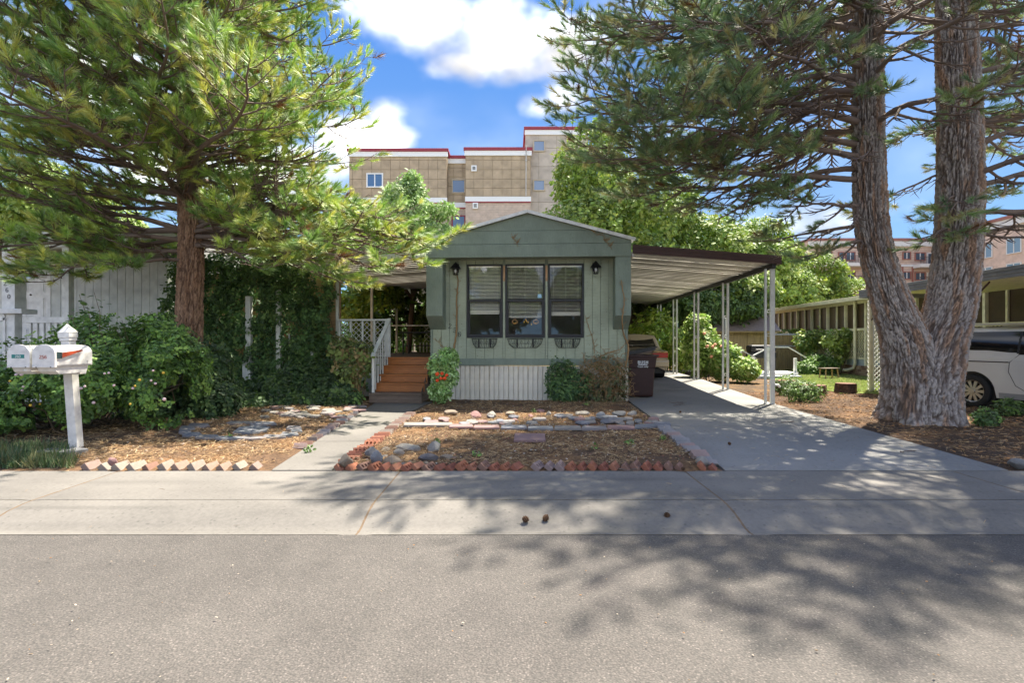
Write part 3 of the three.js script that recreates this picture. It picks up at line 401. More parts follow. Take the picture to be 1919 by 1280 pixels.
function barkTrunk(name, parent, path, radii, o = {}) { // furrowed, plated bark as real relief
  const c = new THREE.CatmullRomCurve3(path), len = c.getLength(), rings = Math.round(len / (o.ring ?? .03)), n = o.sides ?? 90, pos = [], col = [], uv = [], idx = [], cells = o.cells ?? 16;
  for (let j = 0; j <= rings; j++) {
    const t = j / rings, p = c.getPointAt(t), k = t * (radii.length - 1), i = Math.min(radii.length - 2, Math.floor(k)), R = mix(radii[i], radii[i + 1], k - i), y = t * len;
    for (let q = 0; q <= n; q++) {
      const a = q / n * 6.28318, ca = Math.cos(a), sa = Math.sin(a), K = o.k ?? 4.5, sd = (o.seed ?? 3) * 11;
      const wv = (fbm3(ca * K * .6, y * 1.4, sa * K * .6, 2, sd) - .5) * 1.1, c1 = Math.abs(2 * fbm3(ca * K + wv, y * 2.4 + wv * .6, sa * K + wv, 3, sd + 3) - 1), c2 = Math.abs(2 * fbm3(ca * K * 2.4 + wv, y * 9 + wv, sa * K * 2.4, 2, sd + 5) - 1), small = fbm3(ca * K * 5, y * 22, sa * K * 5, 3, sd + 7);
      const e = step(.0, .17, c1) * mix(.3, 1, step(.0, .2, c2)), id = fbm3(ca * K * .8 + 5, y * 1.8, sa * K * .8, 3, sd + 9); let rr = R + (o.amp ?? .03) * (e + 1.1 * (small - .5) + .4 * (id - .5) - .5);
      if (o.flare) { const ft = Math.exp(-y / o.flare[1]); rr += o.flare[0] * ft * (.55 + .45 * Math.cos(a * o.flare[2] + 1.3) + .25 * Math.cos(a * 3 + .4)); }
      pos.push(p.x + Math.cos(a) * rr, p.y, p.z + Math.sin(a) * rr); uv.push(q / n * cells * .11, y);
      const b = o.tone ?? [.3, .235, .2], dk = o.dark ?? [.085, .055, .04], ru = o.rust ?? [.42, .22, .12], rz = step(.5, .66, id) * (o.rustiness ?? .6), m = e * (.3 + 1.35 * small); for (let z = 0; z < 3; z++) col.push(mix(dk[z], mix(b[z], ru[z], rz), clamp(m)));
      if (q < n && j < rings) { const A0 = j * (n + 1) + q; idx.push(A0, A0 + n + 1, A0 + 1, A0 + 1, A0 + n + 1, A0 + n + 2); }
    }
  }
  const g = new THREE.BufferGeometry(); g.setAttribute('position', new THREE.Float32BufferAttribute(pos, 3)); g.setAttribute('uv', new THREE.Float32BufferAttribute(uv, 2)); g.setAttribute('color', new THREE.Float32BufferAttribute(col, 3)); g.setIndex(idx); g.computeVertexNormals(); return plain(name, g, M.bark, parent);
}
function makePine(parent, limbs, o) {
  const r = rngOf(o.seed), tufts = [[], [], []], up = V3(0, 1, 0), q = new THREE.Quaternion(), dir = V3();
  const addTuft = (p, d, sz = 1) => { if (fbm3(p.x * 1.15, p.y * 1.5, p.z * 1.15, 2, 71) < (p.y > 8 ? .3 : o.hole ?? .38)) return; dir.copy(d).normalize(); dir.y += .25 + .2 * r(); dir.normalize(); q.setFromUnitVectors(up, dir); DUM.position.copy(p); DUM.quaternion.copy(q); DUM.rotateY(r() * 6.28); const s = (o.tuft ?? 1) * sz * (.8 + .5 * r()); DUM.scale.set(s, s, s); DUM.updateMatrix(); const dead = r() < (o.dead ?? .02); tufts[Math.floor(r() * 3)].push([DUM.matrix.clone(), dead ? pal([[.26, .12, .04]], r) : pal(o.palette, r, o.gain ?? 1.9)]); };
  for (const L of limbs) {
    const { s, az, el = .15, len, droop = .3, up: upt = .3, rad = .022 + len * .0095, bare = o.bare ?? .3, sub = o.sub ?? 9 } = L, H = V3(Math.cos(az), 0, Math.sin(az)), S = V3(-H.z, 0, H.x), N = 12, pts = [], gs = [], wob = r() * 9;
    for (let i = 0; i <= N; i++) { const t = i / N, y = len * (Math.tan(el) * t - droop * t * t + upt * t * t * t * t * .6), sx = len * .09 * (fbm2(t * 3 + wob, wob, 2, 3) - .5) * 2 * Math.min(1, t * 3); pts.push(s.clone().addScaledVector(H, len * t).addScaledVector(S, sx).add(V3(0, y + len * .05 * (n2(t * 4 + wob, 2.2, 5) - .5) * Math.min(1, t * 4), 0))); }
    gs.push(tube(pts, pts.map((_, i) => rad * (1 - .85 * i / N)), 6));
    const at = t => { const k = t * N, i = Math.min(N - 1, Math.floor(k)); return pts[i].clone().lerp(pts[i + 1], k - i); }, tan = t => at(Math.min(1, t + .05)).sub(at(Math.max(0, t - .05))).normalize();
    const nsub = Math.round(sub * Math.max(.6, len / 3.2));
    for (let k = 0; k < nsub; k++) {
      const t = mix(o.from ?? .16, .99, (k + r() * .7) / nsub), p0 = at(t), T = tan(t), side = (k % 2 ? 1 : -1), ang = .55 + .55 * r(), sl = len * (o.subLen ?? .3) * (1.05 - .62 * t) * (.6 + .7 * r()) + .18;
      const d = T.clone().multiplyScalar(Math.cos(ang)).addScaledVector(S, side * Math.sin(ang)).add(V3(0, (r() - .45) * .5 - (o.hang ?? 0) * (1 - t), 0)).normalize();
      const e = p0.clone().addScaledVector(d, sl).add(V3(0, sl * (.12 + .18 * r() - (o.hang ?? 0) * .35 * (1 - t)), 0)), mid = p0.clone().lerp(e, .5).add(V3((r() - .5) * .1 * sl, -.08 * sl, (r() - .5) * .1 * sl)); const sp = [p0, p0.clone().lerp(mid, .55).add(V3(0, -.02, 0)), mid, mid.clone().lerp(e, .55).add(V3(0, -.02 * sl, 0)), e];
      const r0 = rad * (1 - .8 * t) * .5 + .004; gs.push(tube(sp, [r0, r0 * .8, r0 * .65, r0 * .5, r0 * .35], 4));
      const live = t > bare || r() < .12, nt = Math.max(2, Math.round(sl / (o.twigGap ?? .17)));
      for (let m = 0; m < nt; m++) {
        const u = mix(.22, 1, (m + r() * .6) / nt), a = u < .5 ? sp[0].clone().lerp(sp[2], u * 2) : sp[2].clone().lerp(sp[4], (u - .5) * 2), sd = (m % 2 ? 1 : -1), tl = (.16 + .26 * r()) * (1.1 - .4 * u); const bd = d.clone().multiplyScalar(.75).add(V3(-d.z * sd * .7, .25 + (r() - .5) * .7 - (live ? 0 : (o.hang ?? 0) * .8), d.x * sd * .7)).normalize(); const b = a.clone().addScaledVector(bd, tl);
        gs.push(tube([a, a.clone().lerp(b, .5).add(V3(0, -.015, 0)), b], [r0 * .45 + .0015, r0 * .35 + .0015, .0025], 3)); if (live) { addTuft(b, bd); if (r() < .55) addTuft(a.clone().lerp(b, .45), bd, .85); }
      }
      if (live) { addTuft(e, d, 1.1); }
    }
    addTuft(pts[N], tan(1), 1.15);
    let g = join(gs); const lm = new THREE.Mesh(g, M.limb); lm.name = 'limb'; parent.add(lm);
  }
  tufts.forEach((l, i) => l.length && instanced('needles', TUFT[i], M.needle, l, parent));
  return tufts.reduce((a, b) => a + b.length, 0);
}
{ // the pine left of the porch
  const o = thing('pine_tree', 'tall bushy pine with a single reddish trunk rising from ivy by the mailboxes', 'pine tree'), bx = -6.65, bz = -11; const r = rngOf(21);
  barkTrunk('trunk', o, [V3(bx, -.1, bz), V3(bx + .0, 1.6, bz), V3(bx + .04, 3.5, bz), V3(bx - .02, 6, bz), V3(bx + .02, 9, bz), V3(bx, 13.4, bz)], [.3, .24, .23, .215, .2, .18, .16, .14, .11, .07, .04], { sides: 120, ring: .022, cells: 20, amp: .036, k: 5.5, seed: 12, tone: [.54, .33, .21], dark: [.17, .09, .055], flare: [.12, .5, 4] });
  const limbs = []; const prof = [[3.0, 3.4], [4, 4.3], [5.5, 4.5], [7, 4.3], [9, 3.7], [11, 2.4], [13, .8]];
  const LA = h => { for (let i = 0; i < prof.length - 1; i++) if (h <= prof[i + 1][0]) return mix(prof[i][1], prof[i + 1][1], clamp((h - prof[i][0]) / (prof[i + 1][0] - prof[i][0]))); return .7; };
  let a0 = .4; for (let h = 3.7; h < 13.1; h += .4) { a0 += 1.1 + .4 * r(); const n = h < 8.5 ? 5 : 5; for (let k = 0; k < n; k++) { const az = a0 + k * 6.283 / n + (r() - .5) * .5, hh = h + (r() - .5) * .3; const toCam = Math.sin(az) > .55; if (hh < 4.3 && toCam) continue; limbs.push({ s: V3(bx, hh, bz), az, el: .1 + .02 * h + .15 * r(), len: LA(hh) * (.72 + .36 * r()) * (hh > 4.5 && Math.cos(az) > .3 ? .9 : 1), droop: .34 - .015 * h + .1 * r(), up: .25 + .15 * r() }); } }
  for (const [h, az, len] of [[4.3, 1.3, 1.9], [4.6, 1.9, 2.2], [5.0, 1.1, 2.6], [5.2, 2.2, 2.6], [5.6, 1.6, 2.8], [5.9, .8, 2.8], [6.2, 2.1, 2.9], [6.6, 1.35, 3.0], [7.1, 1.9, 3.0], [7.5, 1.1, 2.8], [4.2, 2.7, 3], [4.5, 3.3, 3.2], [5, 2.9, 3.4], [4.4, .4, 2.8], [4.9, .2, 3.2]]) limbs.push({ s: V3(bx, h, bz), az, el: .2, len, droop: .3, up: .3, bare: .12 });
  // low limbs reaching over the porch and over the mailboxes
  limbs.push({ s: V3(bx, 4.1, bz), az: .12, el: .03, len: 5.05, droop: .2, up: .06, rad: .1 }, { s: V3(bx, 3.75, bz), az: -.05, el: .0, len: 3.9, droop: .22, up: 0, rad: .09 }, { s: V3(bx, 3.6, bz), az: .35, el: .05, len: 3.6, droop: .38, up: .1, rad: .06 }, { s: V3(bx, 3.5, bz), az: -.35, el: .05, len: 3.4, droop: .38, up: .1 }, { s: V3(bx, 3.9, bz), az: .25, el: .0, len: 4.5, droop: .22, up: .05, rad: .05 }, { s: V3(bx, 3.95, bz), az: .02, el: .0, len: 4.7, droop: .2, up: .04, rad: .05 }, { s: V3(bx, 3.7, bz), az: .42, el: .0, len: 4.1, droop: .24, up: .06, rad: .05 }, { s: V3(bx, 4.3, bz), az: .3, el: .02, len: 4.7, droop: .2, up: .05, rad: .05 }, { s: V3(bx, 3.4, bz), az: .55, el: .0, len: 2.7, droop: .3, up: .12, rad: .05 },
    { s: V3(bx, 3.75, bz), az: 3.0, el: .04, len: 4.2, droop: .22, up: .02, rad: .08 }, { s: V3(bx, 3.5, bz), az: 2.5, el: .03, len: 3.6, droop: .22, up: .06 }, { s: V3(bx, 3.3, bz), az: 2.75, el: .0, len: 2.9, droop: .3, up: .14 }, { s: V3(bx, 3.6, bz), az: 3.5, el: .03, len: 4.2, droop: .26, up: .05 }, { s: V3(bx, 3.1, bz), az: 2.15, el: .0, len: 2.2, droop: .25, up: .1 });
  o.userData.n = makePine(o, limbs, { seed: 5, gain: 2.9, palette: [[.14, .19, .04], [.11, .165, .035], [.18, .21, .045], [.22, .22, .06], [.085, .135, .035]], sub: 13, bare: .2, twigGap: .135, tuft: 1.15, hole: .4, subLen: .27, dead: .025 });
  delete o.userData.n;
}
{ // the double-trunked pine right of the driveway
  const o = thing('pine_tree', 'huge old pine with a thick furrowed trunk forking in two beside the driveway', 'pine tree'), bz = -9.75; const r = rngOf(33);
  const Lp = [V3(7.3, -.1, bz), V3(7.28, .8, bz), V3(7.15, 1.5, bz + .02), V3(6.97, 2.0, bz + .02), V3(6.73, 2.8, bz), V3(6.57, 3.57, bz), V3(6.5, 5.3, bz), V3(6.5, 7.7, bz), V3(6.4, 10.5, bz - .1), V3(6.4, 13.4, bz - .2)], Rp = [V3(7.55, -.1, bz), V3(7.62, .8, bz), V3(7.8, 1.5, bz), V3(7.97, 2.0, bz), V3(8.1, 2.8, bz), V3(8.16, 3.57, bz), V3(8.17, 5.4, bz), V3(8.1, 7.7, bz), V3(8.2, 11, bz), V3(8.3, 14.4, bz)];
  const op = { sides: 200, ring: .02, cells: 30, amp: .05, k: 6.5, tone: [.6, .52, .455], dark: [.19, .135, .105], rust: [.56, .32, .18], rustiness: .85 };
  barkTrunk('trunk', o, Lp, [.47, .43, .345, .265, .25, .24, .23, .22, .2, .185, .165, .14, .11, .08, .04], Object.assign({ seed: 4, flare: [.26, .26, 5] }, op)); barkTrunk('trunk', o, Rp, [.51, .47, .385, .35, .335, .32, .31, .29, .265, .24, .21, .18, .14, .1, .05], Object.assign({ seed: 9, flare: [.26, .28, 4] }, op));
  const cl = new THREE.CatmullRomCurve3(Lp), cr = new THREE.CatmullRomCurve3(Rp), on = (c, h) => { let lo = 0, hi = 1; for (let i = 0; i < 18; i++) { const m = (lo + hi) / 2; if (c.getPoint(m).y < h) lo = m; else hi = m; } return c.getPoint(lo); };
  const limbs = []; let a0 = 0;
  for (let h = 5.3; h < 13.3; h += h > 7.5 ? .42 : .54) { a0 += .9 + .5 * r(); for (let k = 0; k < 4; k++) { const az = a0 + k * 1.571 + (r() - .5) * .5, hh = h + (r() - .5) * .35, left = Math.cos(az) < .35; const L = (h < 7.5 ? 4.7 : h < 10 ? 5.3 : mix(5.3, 1.0, (h - 10) / 3.3)) * (.7 + .36 * r()); const rightSide = !left; limbs.push({ s: on(left ? cl : cr, hh), az, el: .12 + .14 * r(), len: (rightSide ? L * .8 : L) * (h > 7 && Math.sin(az) > .25 ? .62 : 1), droop: .3 + .12 * r(), up: .2 + .15 * r() }); } }
  for (let h = 7.2; h < 14; h += .7) { a0 += .8; for (let k = 0; k < 2; k++) limbs.push({ s: on(cr, h), az: a0 + k * 3.1, el: .2, len: (Math.sin(a0 + k * 3.1) > .25 ? .62 : 1) * mix(4.2, 1, (h - 7) / 7) * (.7 + .4 * r()), droop: .28, up: .25 }); }
  // low drooping limbs toward the house, bare inside
  for (const [h, az, len, el, dr] of [[3.3, 3.1, 1.6, -.1, .2], [3.6, 3.6, 2.2, -.05, .12], [3.9, 2.8, 2.4, .04, .12], [4.4, 3.05, 5.9, .08, .12], [4.6, 3.5, 5.2, .08, .16], [4.8, 2.85, 5.6, .1, .18], [5.0, 3.15, 6.1, .12, .19], [5.3, 3.5, 5.4, .14, .22], [5.6, 3.0, 6.2, .15, .22], [6.0, 3.25, 6.0, .18, .24], [6.4, 2.85, 5.7, .2, .25], [6.8, 3.15, 6.2, .2, .25], [7.2, 3.35, 6.0, .22, .26]]) limbs.push({ s: on(cl, h), az, el, len: len * .87, droop: dr, up: .14, rad: .034 + len * .005 });
  for (const [h, az, len, el] of [[3.3, -.25, 2.6, .3], [3.7, .3, 2.4, .2], [4.2, -.1, 3.4, .35], [4.9, .35, 3.2, .4], [5.2, -.5, 3.6, .45], [5.9, .05, 3.4, .5], [4.4, .9, 2.4, .3]]) limbs.push({ s: on(cr, h), az, el, len, droop: .2, up: .1, rad: .06 });
  for (const [h, az, len] of [[4.1, 2.4, 1.4], [4.6, 3.6, 1.6], [5.6, 2.9, 1.5], [3.6, 2.7, 1.2]]) limbs.push({ s: on(cr, h), az, el: -.15, len, droop: .25, up: .0, rad: .03 });
  makePine(o, limbs, { seed: 8, gain: 3.2, palette: [[.075, .11, .045], [.09, .125, .045], [.11, .14, .05], [.06, .09, .04], [.15, .14, .06]], sub: 14, bare: .42, twigGap: .125, tuft: 1.05, hole: .36, subLen: .27, hang: .55, from: .12, dead: .03 });
}

// ================================================================ BROADLEAF TREES AND SHRUBS
function broadleaf(label, x, z, trunkH, trunkR, blobs, count, size, palette, o = {}) {
  const t = thing('leafy_tree', label, 'tree', o.group), r = rngOf(o.seed ?? 3); const base = V3(x, -.12, z), top = V3(x + (r() - .5) * .5, trunkH, z + (r() - .5) * .4);
  part('trunk', tube(wander(base, top, 6, .12 * trunkR * 3, r), [1.25, 1, .92, .86, .8, .74, .66].map(k => k * trunkR), 10), M.limb, t);
  blobs.forEach(b => { const e = V3(b[0], b[1], b[2]), m = top.clone().lerp(e, .5).add(V3((r() - .5) * .6, .3, (r() - .5) * .6)); const gs = [tube([top, top.clone().lerp(m, .5), m, m.clone().lerp(e, .6), e], [.55, .45, .34, .22, .1].map(k => k * trunkR), 6)]; for (let k = 0; k < 7; k++) { const q = V3(b[0] + (r() - .5) * 1.6 * b[3], b[1] + (r() - .3) * 1.4 * b[4], b[2] + (r() - .5) * 1.6 * b[5]); gs.push(tube(wander(m.clone().lerp(e, r()), q, 3, .2, r), [.16, .12, .08, .03].map(k => k * trunkR), 4)); } part('limb', gs, M.limb, t); });
  foliage('crown', t, blobs, Math.round(count * 1.7), o.geo ?? GEO.c9, o.mat ?? M.leaf, palette, Object.assign({ size: size * .72, gap: .4, gapf: .9, up: .6, gain: 1.35 }, o)); return t;
}
const LIT = [[.18, .27, .03], [.22, .3, .04], [.13, .21, .025], [.26, .31, .05]], MID = [[.09, .16, .03], [.12, .2, .035], [.07, .12, .025]], IVY = [[.035, .075, .02], [.05, .1, .025], [.03, .06, .02], [.075, .12, .03]];
broadleaf('large light green maple crown standing behind the carport roof', 6.2, -27, 4, .42, [[4.0, 9.2, -25.5, 2.0, 2.6, 2], [3.4, 6.6, -25, 2.0, 1.8, 2], [6.5, 7.6, -26, 2.6, 2.4, 2.2], [6, 5, -25, 2.4, 1.4, 2.2], [9.4, 5.8, -26.5, 2.4, 1.9, 2.2], [10.8, 3.9, -26, 2.2, 1.3, 2], [8.2, 4, -25.4, 2.2, 1, 1.8], [13, 6, -28, 1.9, 1.8, 2]], 5200, .24, LIT, { seed: 41 });
broadleaf('pale green tree behind the far end of the neighbour\'s screened porch', 19.5, -36, 3, .3, [[18.6, 4.6, -35, 2.0, 1.9, 1.8], [20.6, 5.6, -36, 1.9, 1.8, 1.8], [17.2, 6.4, -36, 2.0, 2.0, 1.8], [22.6, 4.4, -36, 1.8, 1.3, 1.6]], 2200, .25, LIT, { seed: 42 });
broadleaf('small young tree with pale upturned leaves behind the porch awning', -3.9, -19.5, 3, .12, [[-3.9, 6.0, -19.5, 1.0, 1.3, 1], [-4.9, 4.7, -19.5, .9, .9, .8], [-2.9, 5.0, -19.5, .9, .9, .8], [-3.6, 7.1, -19.4, .4, .5, .4], [-2.5, 6.2, -19.4, .5, .3, .4]], 1500, .17, [[.17, .25, .08], [.13, .21, .05], [.24, .3, .14]], { seed: 43, geo: GEO.c6, gap: .38, gapf: 1.4, gain: 1.9 });
broadleaf('sunlit yellow-green tree behind the ivy trellis', -8.3, -20, 2.4, .2, [[-8.8, 3.9, -19.6, 1.8, 1.5, 1.4], [-6.6, 4.1, -19.6, 1.6, 1.5, 1.4], [-10.6, 4.2, -20, 1.5, 1.5, 1.3], [-5.1, 3.0, -19, 1.2, 1.2, 1.2]], 2600, .2, [[.2, .29, .03], [.26, .32, .04], [.13, .22, .03]], { seed: 44, geo: GEO.c6 });
broadleaf('yellow-green tree rising behind the white neighbouring house', -23, -27, 4, .3, [[-23, 8.2, -26, 2.4, 2, 2], [-25.5, 7.2, -26, 2.2, 2, 2], [-20.6, 7.0, -26.5, 1.8, 1.8, 1.8]], 1800, .26, LIT, { seed: 45 });
broadleaf('dark green tree behind the porch deck', -3.4, -21, 1.6, .16, [[-3.2, 2.9, -20.5, 1.4, 1.5, 1], [-2.4, 1.7, -19.6, 1, 1.2, .8], [-4.9, 2.2, -20.5, 1.3, 1.5, 1]], 1900, .17, [[.1, .18, .03], [.15, .24, .04], [.05, .09, .02]], { seed: 46, geo: GEO.c6 });
broadleaf('low spreading dark tree overhanging the shed beside the carport', 9.4, -27.5, 1.9, .22, [[8.6, 3.2, -25, 1.7, 1.1, 1.4], [10.6, 3.4, -25.5, 1.7, 1.1, 1.5], [7.2, 3.3, -26, 1.3, 1.1, 1.3]], 2200, .19, MID, { seed: 47, geo: GEO.c6 });
broadleaf('leafy tree across the street mirrored in the front windows', -3.6, 16, 3, .25, [[-3.6, 5, 15.5, 2.6, 2.6, 2], [-6.5, 4.5, 16, 2.2, 2.4, 2]], 1500, .34, MID, { seed: 48, group: 'trees across the street' });
broadleaf('smaller leafy tree across the street beside the mirrored one', 1.2, 17, 2.4, .2, [[1.2, 4.6, 16.6, 2.0, 2.6, 1.8], [4.4, 2.2, 17, 1.8, 1.3, 1.6]], 1300, .34, MID, { seed: 49, group: 'trees across the street' });
function shrub(name, label, cat, x, z, blobs, count, size, palette, o = {}) { const t = thing(name, label, cat, o.group), r = rngOf(o.seed ?? 9); const st = []; for (let k = 0; k < (o.stems ?? 7); k++) { const b = blobs[Math.floor(r() * blobs.length)], a = V3(x + (r() - .5) * (o.base ?? .3), -.04, z + (r() - .5) * (o.base ?? .3)), e = V3(b[0] + (r() - .5) * b[3], b[1] + (r() - .1) * b[4] * .7, b[2] + (r() - .5) * b[5]); st.push(tube(wander(a, e, 4, .12, r), [.014, .012, .01, .008, .004].map(v => v * (o.thick ?? 1)), 5)); } part('stems', st, o.stemMat ?? M.twig, t); foliage('leaves', t, blobs, count, o.geo ?? GEO.c4, o.mat ?? M.leaf, palette, Object.assign({ size, gap: .3, gapf: 2.5 }, o)); return t; }
shrub('rose_thicket', 'tangled green rose thicket growing behind the mailboxes', 'shrub', -7.3, -9, [[-6.9, .75, -8.2, 1.0, .62, .7], [-8.0, .8, -8.6, .9, .75, .8], [-7.0, 1.1, -9.3, 1.1, .85, .8], [-6.0, .95, -9.2, .8, .75, .7], [-8.6, .6, -7.9, .7, .6, .6], [-5.7, .55, -8.7, .55, .5, .5], [-6.3, 1.45, -9.4, .6, .5, .5], [-7.6, .5, -7.6, .9, .4, .35]], 11000, .06, [[.08, .15, .025], [.11, .2, .03], [.05, .1, .02], [.16, .24, .04]], { seed: 51, base: 1.6, stems: 30, gap: .42, gapf: 2.0, fill: .4, keep: (x, y, z) => !(z > -7.5 && x > -6.35 && y < 1.5) });
{ // long arching sprigs with big leaves above the thicket
  const t = thing('rose_sprig', 'arching leafy rose sprigs rising above the thicket beside the white porch', 'shrub'), r = rngOf(77), L = []; for (const [px, py, d] of [[150, 552, 8.8], [178, 548, 8.8], [130, 585, 8.7], [165, 575, 8.8], [230, 600, 9.2], [290, 590, 9.5], [255, 605, 9.3], [215, 610, 9]]) { const e = A(px, py, d), a = V3(e.x + .15 + r() * .3, .3, e.z - .2), p = wander(a, e, 6, .08, r); part('stem', tube(p, [.011, .01, .009, .008, .006, .005, .003], 5), M.twig, t); for (let k = 0; k < 26; k++) { const u = .45 + .55 * r(), i = Math.min(5, Math.floor(u * 6)), q = p[i].clone().lerp(p[i + 1], u * 6 - i); DUM.position.copy(q).add(V3((r() - .5) * .18, (r() - .5) * .12, (r() - .5) * .18)); DUM.rotation.set((r() - .6) * 1.2, r() * 6.28, (r() - .5)); const s = .07 + .06 * r(); DUM.scale.set(s, s, s); DUM.updateMatrix(); L.push([DUM.matrix.clone(), pal([[.09, .2, .045], [.15, .28, .055]], r)]); } } instanced('leaves', GEO.leaf, M.leaf, L, t); }
{ // blooms and hips
  const t = scene.children.find(c => c.name === 'rose_thicket'), r = rngOf(81); for (let k = 0; k < 26; k++) { const px = 20 + r() * 290, py = 690 + r() * 70, d = 7.45 + r() * .5; share('bloom', new THREE.IcosahedronGeometry(.016 + .008 * r(), 1), mat(r() < .3 ? [.75, .5, .06] : [.75, .55, .55], { rough: .7 }), t, A(px, py, d).toArray()); } }
shrub('ivy_mound', 'dark ivy mound wrapped round the foot of the single-trunk pine', 'ivy', -6.5, -10.6, [[-6.55, .7, -10.75, .55, .9, .5], [-6.1, .45, -10.4, .6, .6, .5], [-5.7, .3, -10.2, .5, .4, .5], [-6.8, .25, -10.1, .7, .35, .5], [-6.0, .9, -10.7, .4, .5, .4]], 3000, .085, IVY, { seed: 52, geo: GEO.c4, gap: .25 });
shrub('ground_ivy', 'low ivy ground cover spreading below the trellis posts', 'ivy', -5.2, -12.8, [[-6.6, .2, -12.9, .9, .3, .5], [-5.4, .3, -12.9, .9, .4, .5], [-4.4, .3, -12.7, .9, .4, .4], [-3.9, .15, -12.2, .5, .22, .4], [-5.9, .1, -11.9, 1.0, .18, .6], [-4.9, .1, -12.1, .8, .18, .4], [-5.0, .5, -13.2, .8, .5, .4]], 3800, .085, IVY.concat([[.1, .17, .03]]), { seed: 53, base: 2, gap: .2 });
shrub('dry_shrub', 'half-dry shrub with brown stems in front of the lattice railing', 'shrub', -3.75, -12.65, [[-3.95, 1.25, -12.65, .38, .3, .3], [-3.55, 1.15, -12.6, .32, .3, .3], [-3.75, .85, -12.6, .45, .4, .3]], 620, .09, [[.12, .17, .04], [.16, .2, .05], [.2, .15, .06], [.08, .11, .03]], { seed: 54, stems: 42, base: .5, thick: .55, stemMat: M.deadvine, gap: .35, gapf: 4 });
{ const t = shrub('rose_bush', 'compact rose bush with orange-red blooms at the foot of the stairs', 'rose bush', -1.55, -11.95, [[-1.55, .95, -11.95, .36, .32, .3], [-1.5, .65, -11.9, .34, .3, .28], [-1.6, .35, -11.9, .26, .3, .24], [-1.4, 1.1, -11.95, .2, .2, .2]], 1150, .062, [[.16, .24, .09], [.12, .2, .06], [.22, .3, .14], [.08, .13, .03]], { seed: 55, stems: 14, base: .2, thick: .7, gap: .32, gapf: 5, gain: 2.7, fill: .4 }), m = mat([.8, .09, .015], { rough: .6 }), r = rngOf(4); for (const [px, py] of [[820, 701], [829, 700], [838, 703], [827, 709], [820, 713], [834, 709]]) { const g = new THREE.IcosahedronGeometry(.035 + .012 * r(), 1); const p = g.attributes.position; for (let i = 0; i < p.count; i++) { const k = 1 + .25 * (h3(i, 3, 9) - .5); p.setXYZ(i, p.getX(i) * k, p.getY(i) * k, p.getZ(i) * k); } g.computeVertexNormals(); share('bloom', g, m, t, A(px, py, 11.58).toArray()); } }
shrub('skirting_ivy', 'dense green ivy clump against the white skirting below the right window', 'ivy', 1.6, -12.75, [[1.2, .55, -12.72, .42, .48, .16], [1.25, .25, -12.6, .42, .3, .25], [1.6, .4, -12.65, .4, .4, .22]], 2300, .05, IVY.concat([[.07, .12, .03]]), { seed: 56, stems: 10, base: .6, gap: .28, gapf: 5, gain: 2.5 });
{ const t = shrub('dry_ivy_tangle', 'brown tangle of dead vine twigs with sparse ivy at the home corner by the bin', 'dead vine', 2.25, -12.7, [[2.1, .75, -12.62, .5, .42, .2], [2.45, .5, -12.6, .38, .5, .22], [2.2, .25, -12.5, .5, .3, .25]], 480, .055, [[.08, .11, .03], [.14, .11, .05], [.06, .08, .025]], { seed: 57, stems: 20, base: .8, stemMat: M.deadvine, gap: .3, gapf: 4 }), r = rngOf(58), gs = []; for (let k = 0; k < 300; k++) { const a = V3(1.65 + r() * 1.1, .1 + r() * 1.05, -12.62 + r() * .22), b = a.clone().add(V3((r() - .5) * .6, (r() - .5) * .5, (r() - .5) * .16)); if (a.y > 1.15 - Math.abs(a.x - 2.2) * .35) continue; gs.push(tube(wander(a, b, 4, .12, r), .004 + .003 * r(), 4)); } part('twigs', gs, M.deadvine, t).userData.kind = 'stuff'; }
shrub('yellow_shrub', 'bright yellow-green shrub beside the parked sedan under the carport', 'shrub', 6.8, -24, [[6.4, 1.6, -24, 1.2, 1.3, .9], [7.4, 1.1, -23.5, .8, 1, .8]], 1600, .13, [[.24, .32, .04], [.3, .33, .06], [.16, .25, .03]], { seed: 61, group: 'shrubs beside the carport', base: 1, stems: 10 });
shrub('garden_rose', 'tall sunlit garden rose shrub growing between the carport posts', 'shrub', 6.9, -19.4, [[6.9, 1.1, -19.4, .75, .9, .6], [7.5, .8, -19.1, .7, .7, .6], [6.8, 2.0, -19.6, .45, .5, .4], [8, .5, -18.6, .6, .4, .5]], 2300, .11, [[.17, .26, .05], [.22, .3, .07], [.1, .17, .03], [.26, .3, .09]], { seed: 62, group: 'shrubs beside the carport', base: .8, stems: 14 });
{ const t = scene.children.find(c => c.name === 'garden_rose'), r = rngOf(83), m = mat([.85, .42, .25], { rough: .7 }); for (const [px, py] of [[1325, 649], [1340, 646], [1352, 650], [1336, 650], [1333, 668], [1320, 625], [1345, 690]]) share('bloom', new THREE.IcosahedronGeometry(.05 + .02 * r(), 1), m, t, A(px, py, 18.7).toArray()); }
shrub('hedge', 'dark hedge closing the yard behind the carport', 'hedge', 5, -33, [[3.6, 1.8, -32.5, 1.6, 1.9, .8], [6, 1.6, -32.5, 1.8, 1.7, .9], [8.6, 1.8, -32.5, 1.8, 1.9, .9]], 2200, .2, MID, { seed: 63, base: 5, stems: 12 });
shrub('hedge', 'tall clipped hedge closing the yard behind the porch deck', 'hedge', -7, -24, [[-11, 1.5, -23.5, 1.8, 1.7, .8], [-8.5, 1.6, -23.5, 1.8, 1.7, .8], [-6, 1.6, -23.5, 1.8, 1.8, .8], [-3.5, 1.6, -23.5, 1.6, 1.8, .8]], 4200, .12, MID, { seed: 66, base: 6, stems: 14, gap: .2 });
shrub('small_shrub', 'small round shrub on the lawn before the screened porch', 'shrub', 13.2, -22.8, [[13.2, .45, -22.8, .75, .42, .5], [12.5, .3, -22.6, .5, .3, .4]], 900, .1, MID, { seed: 64 });
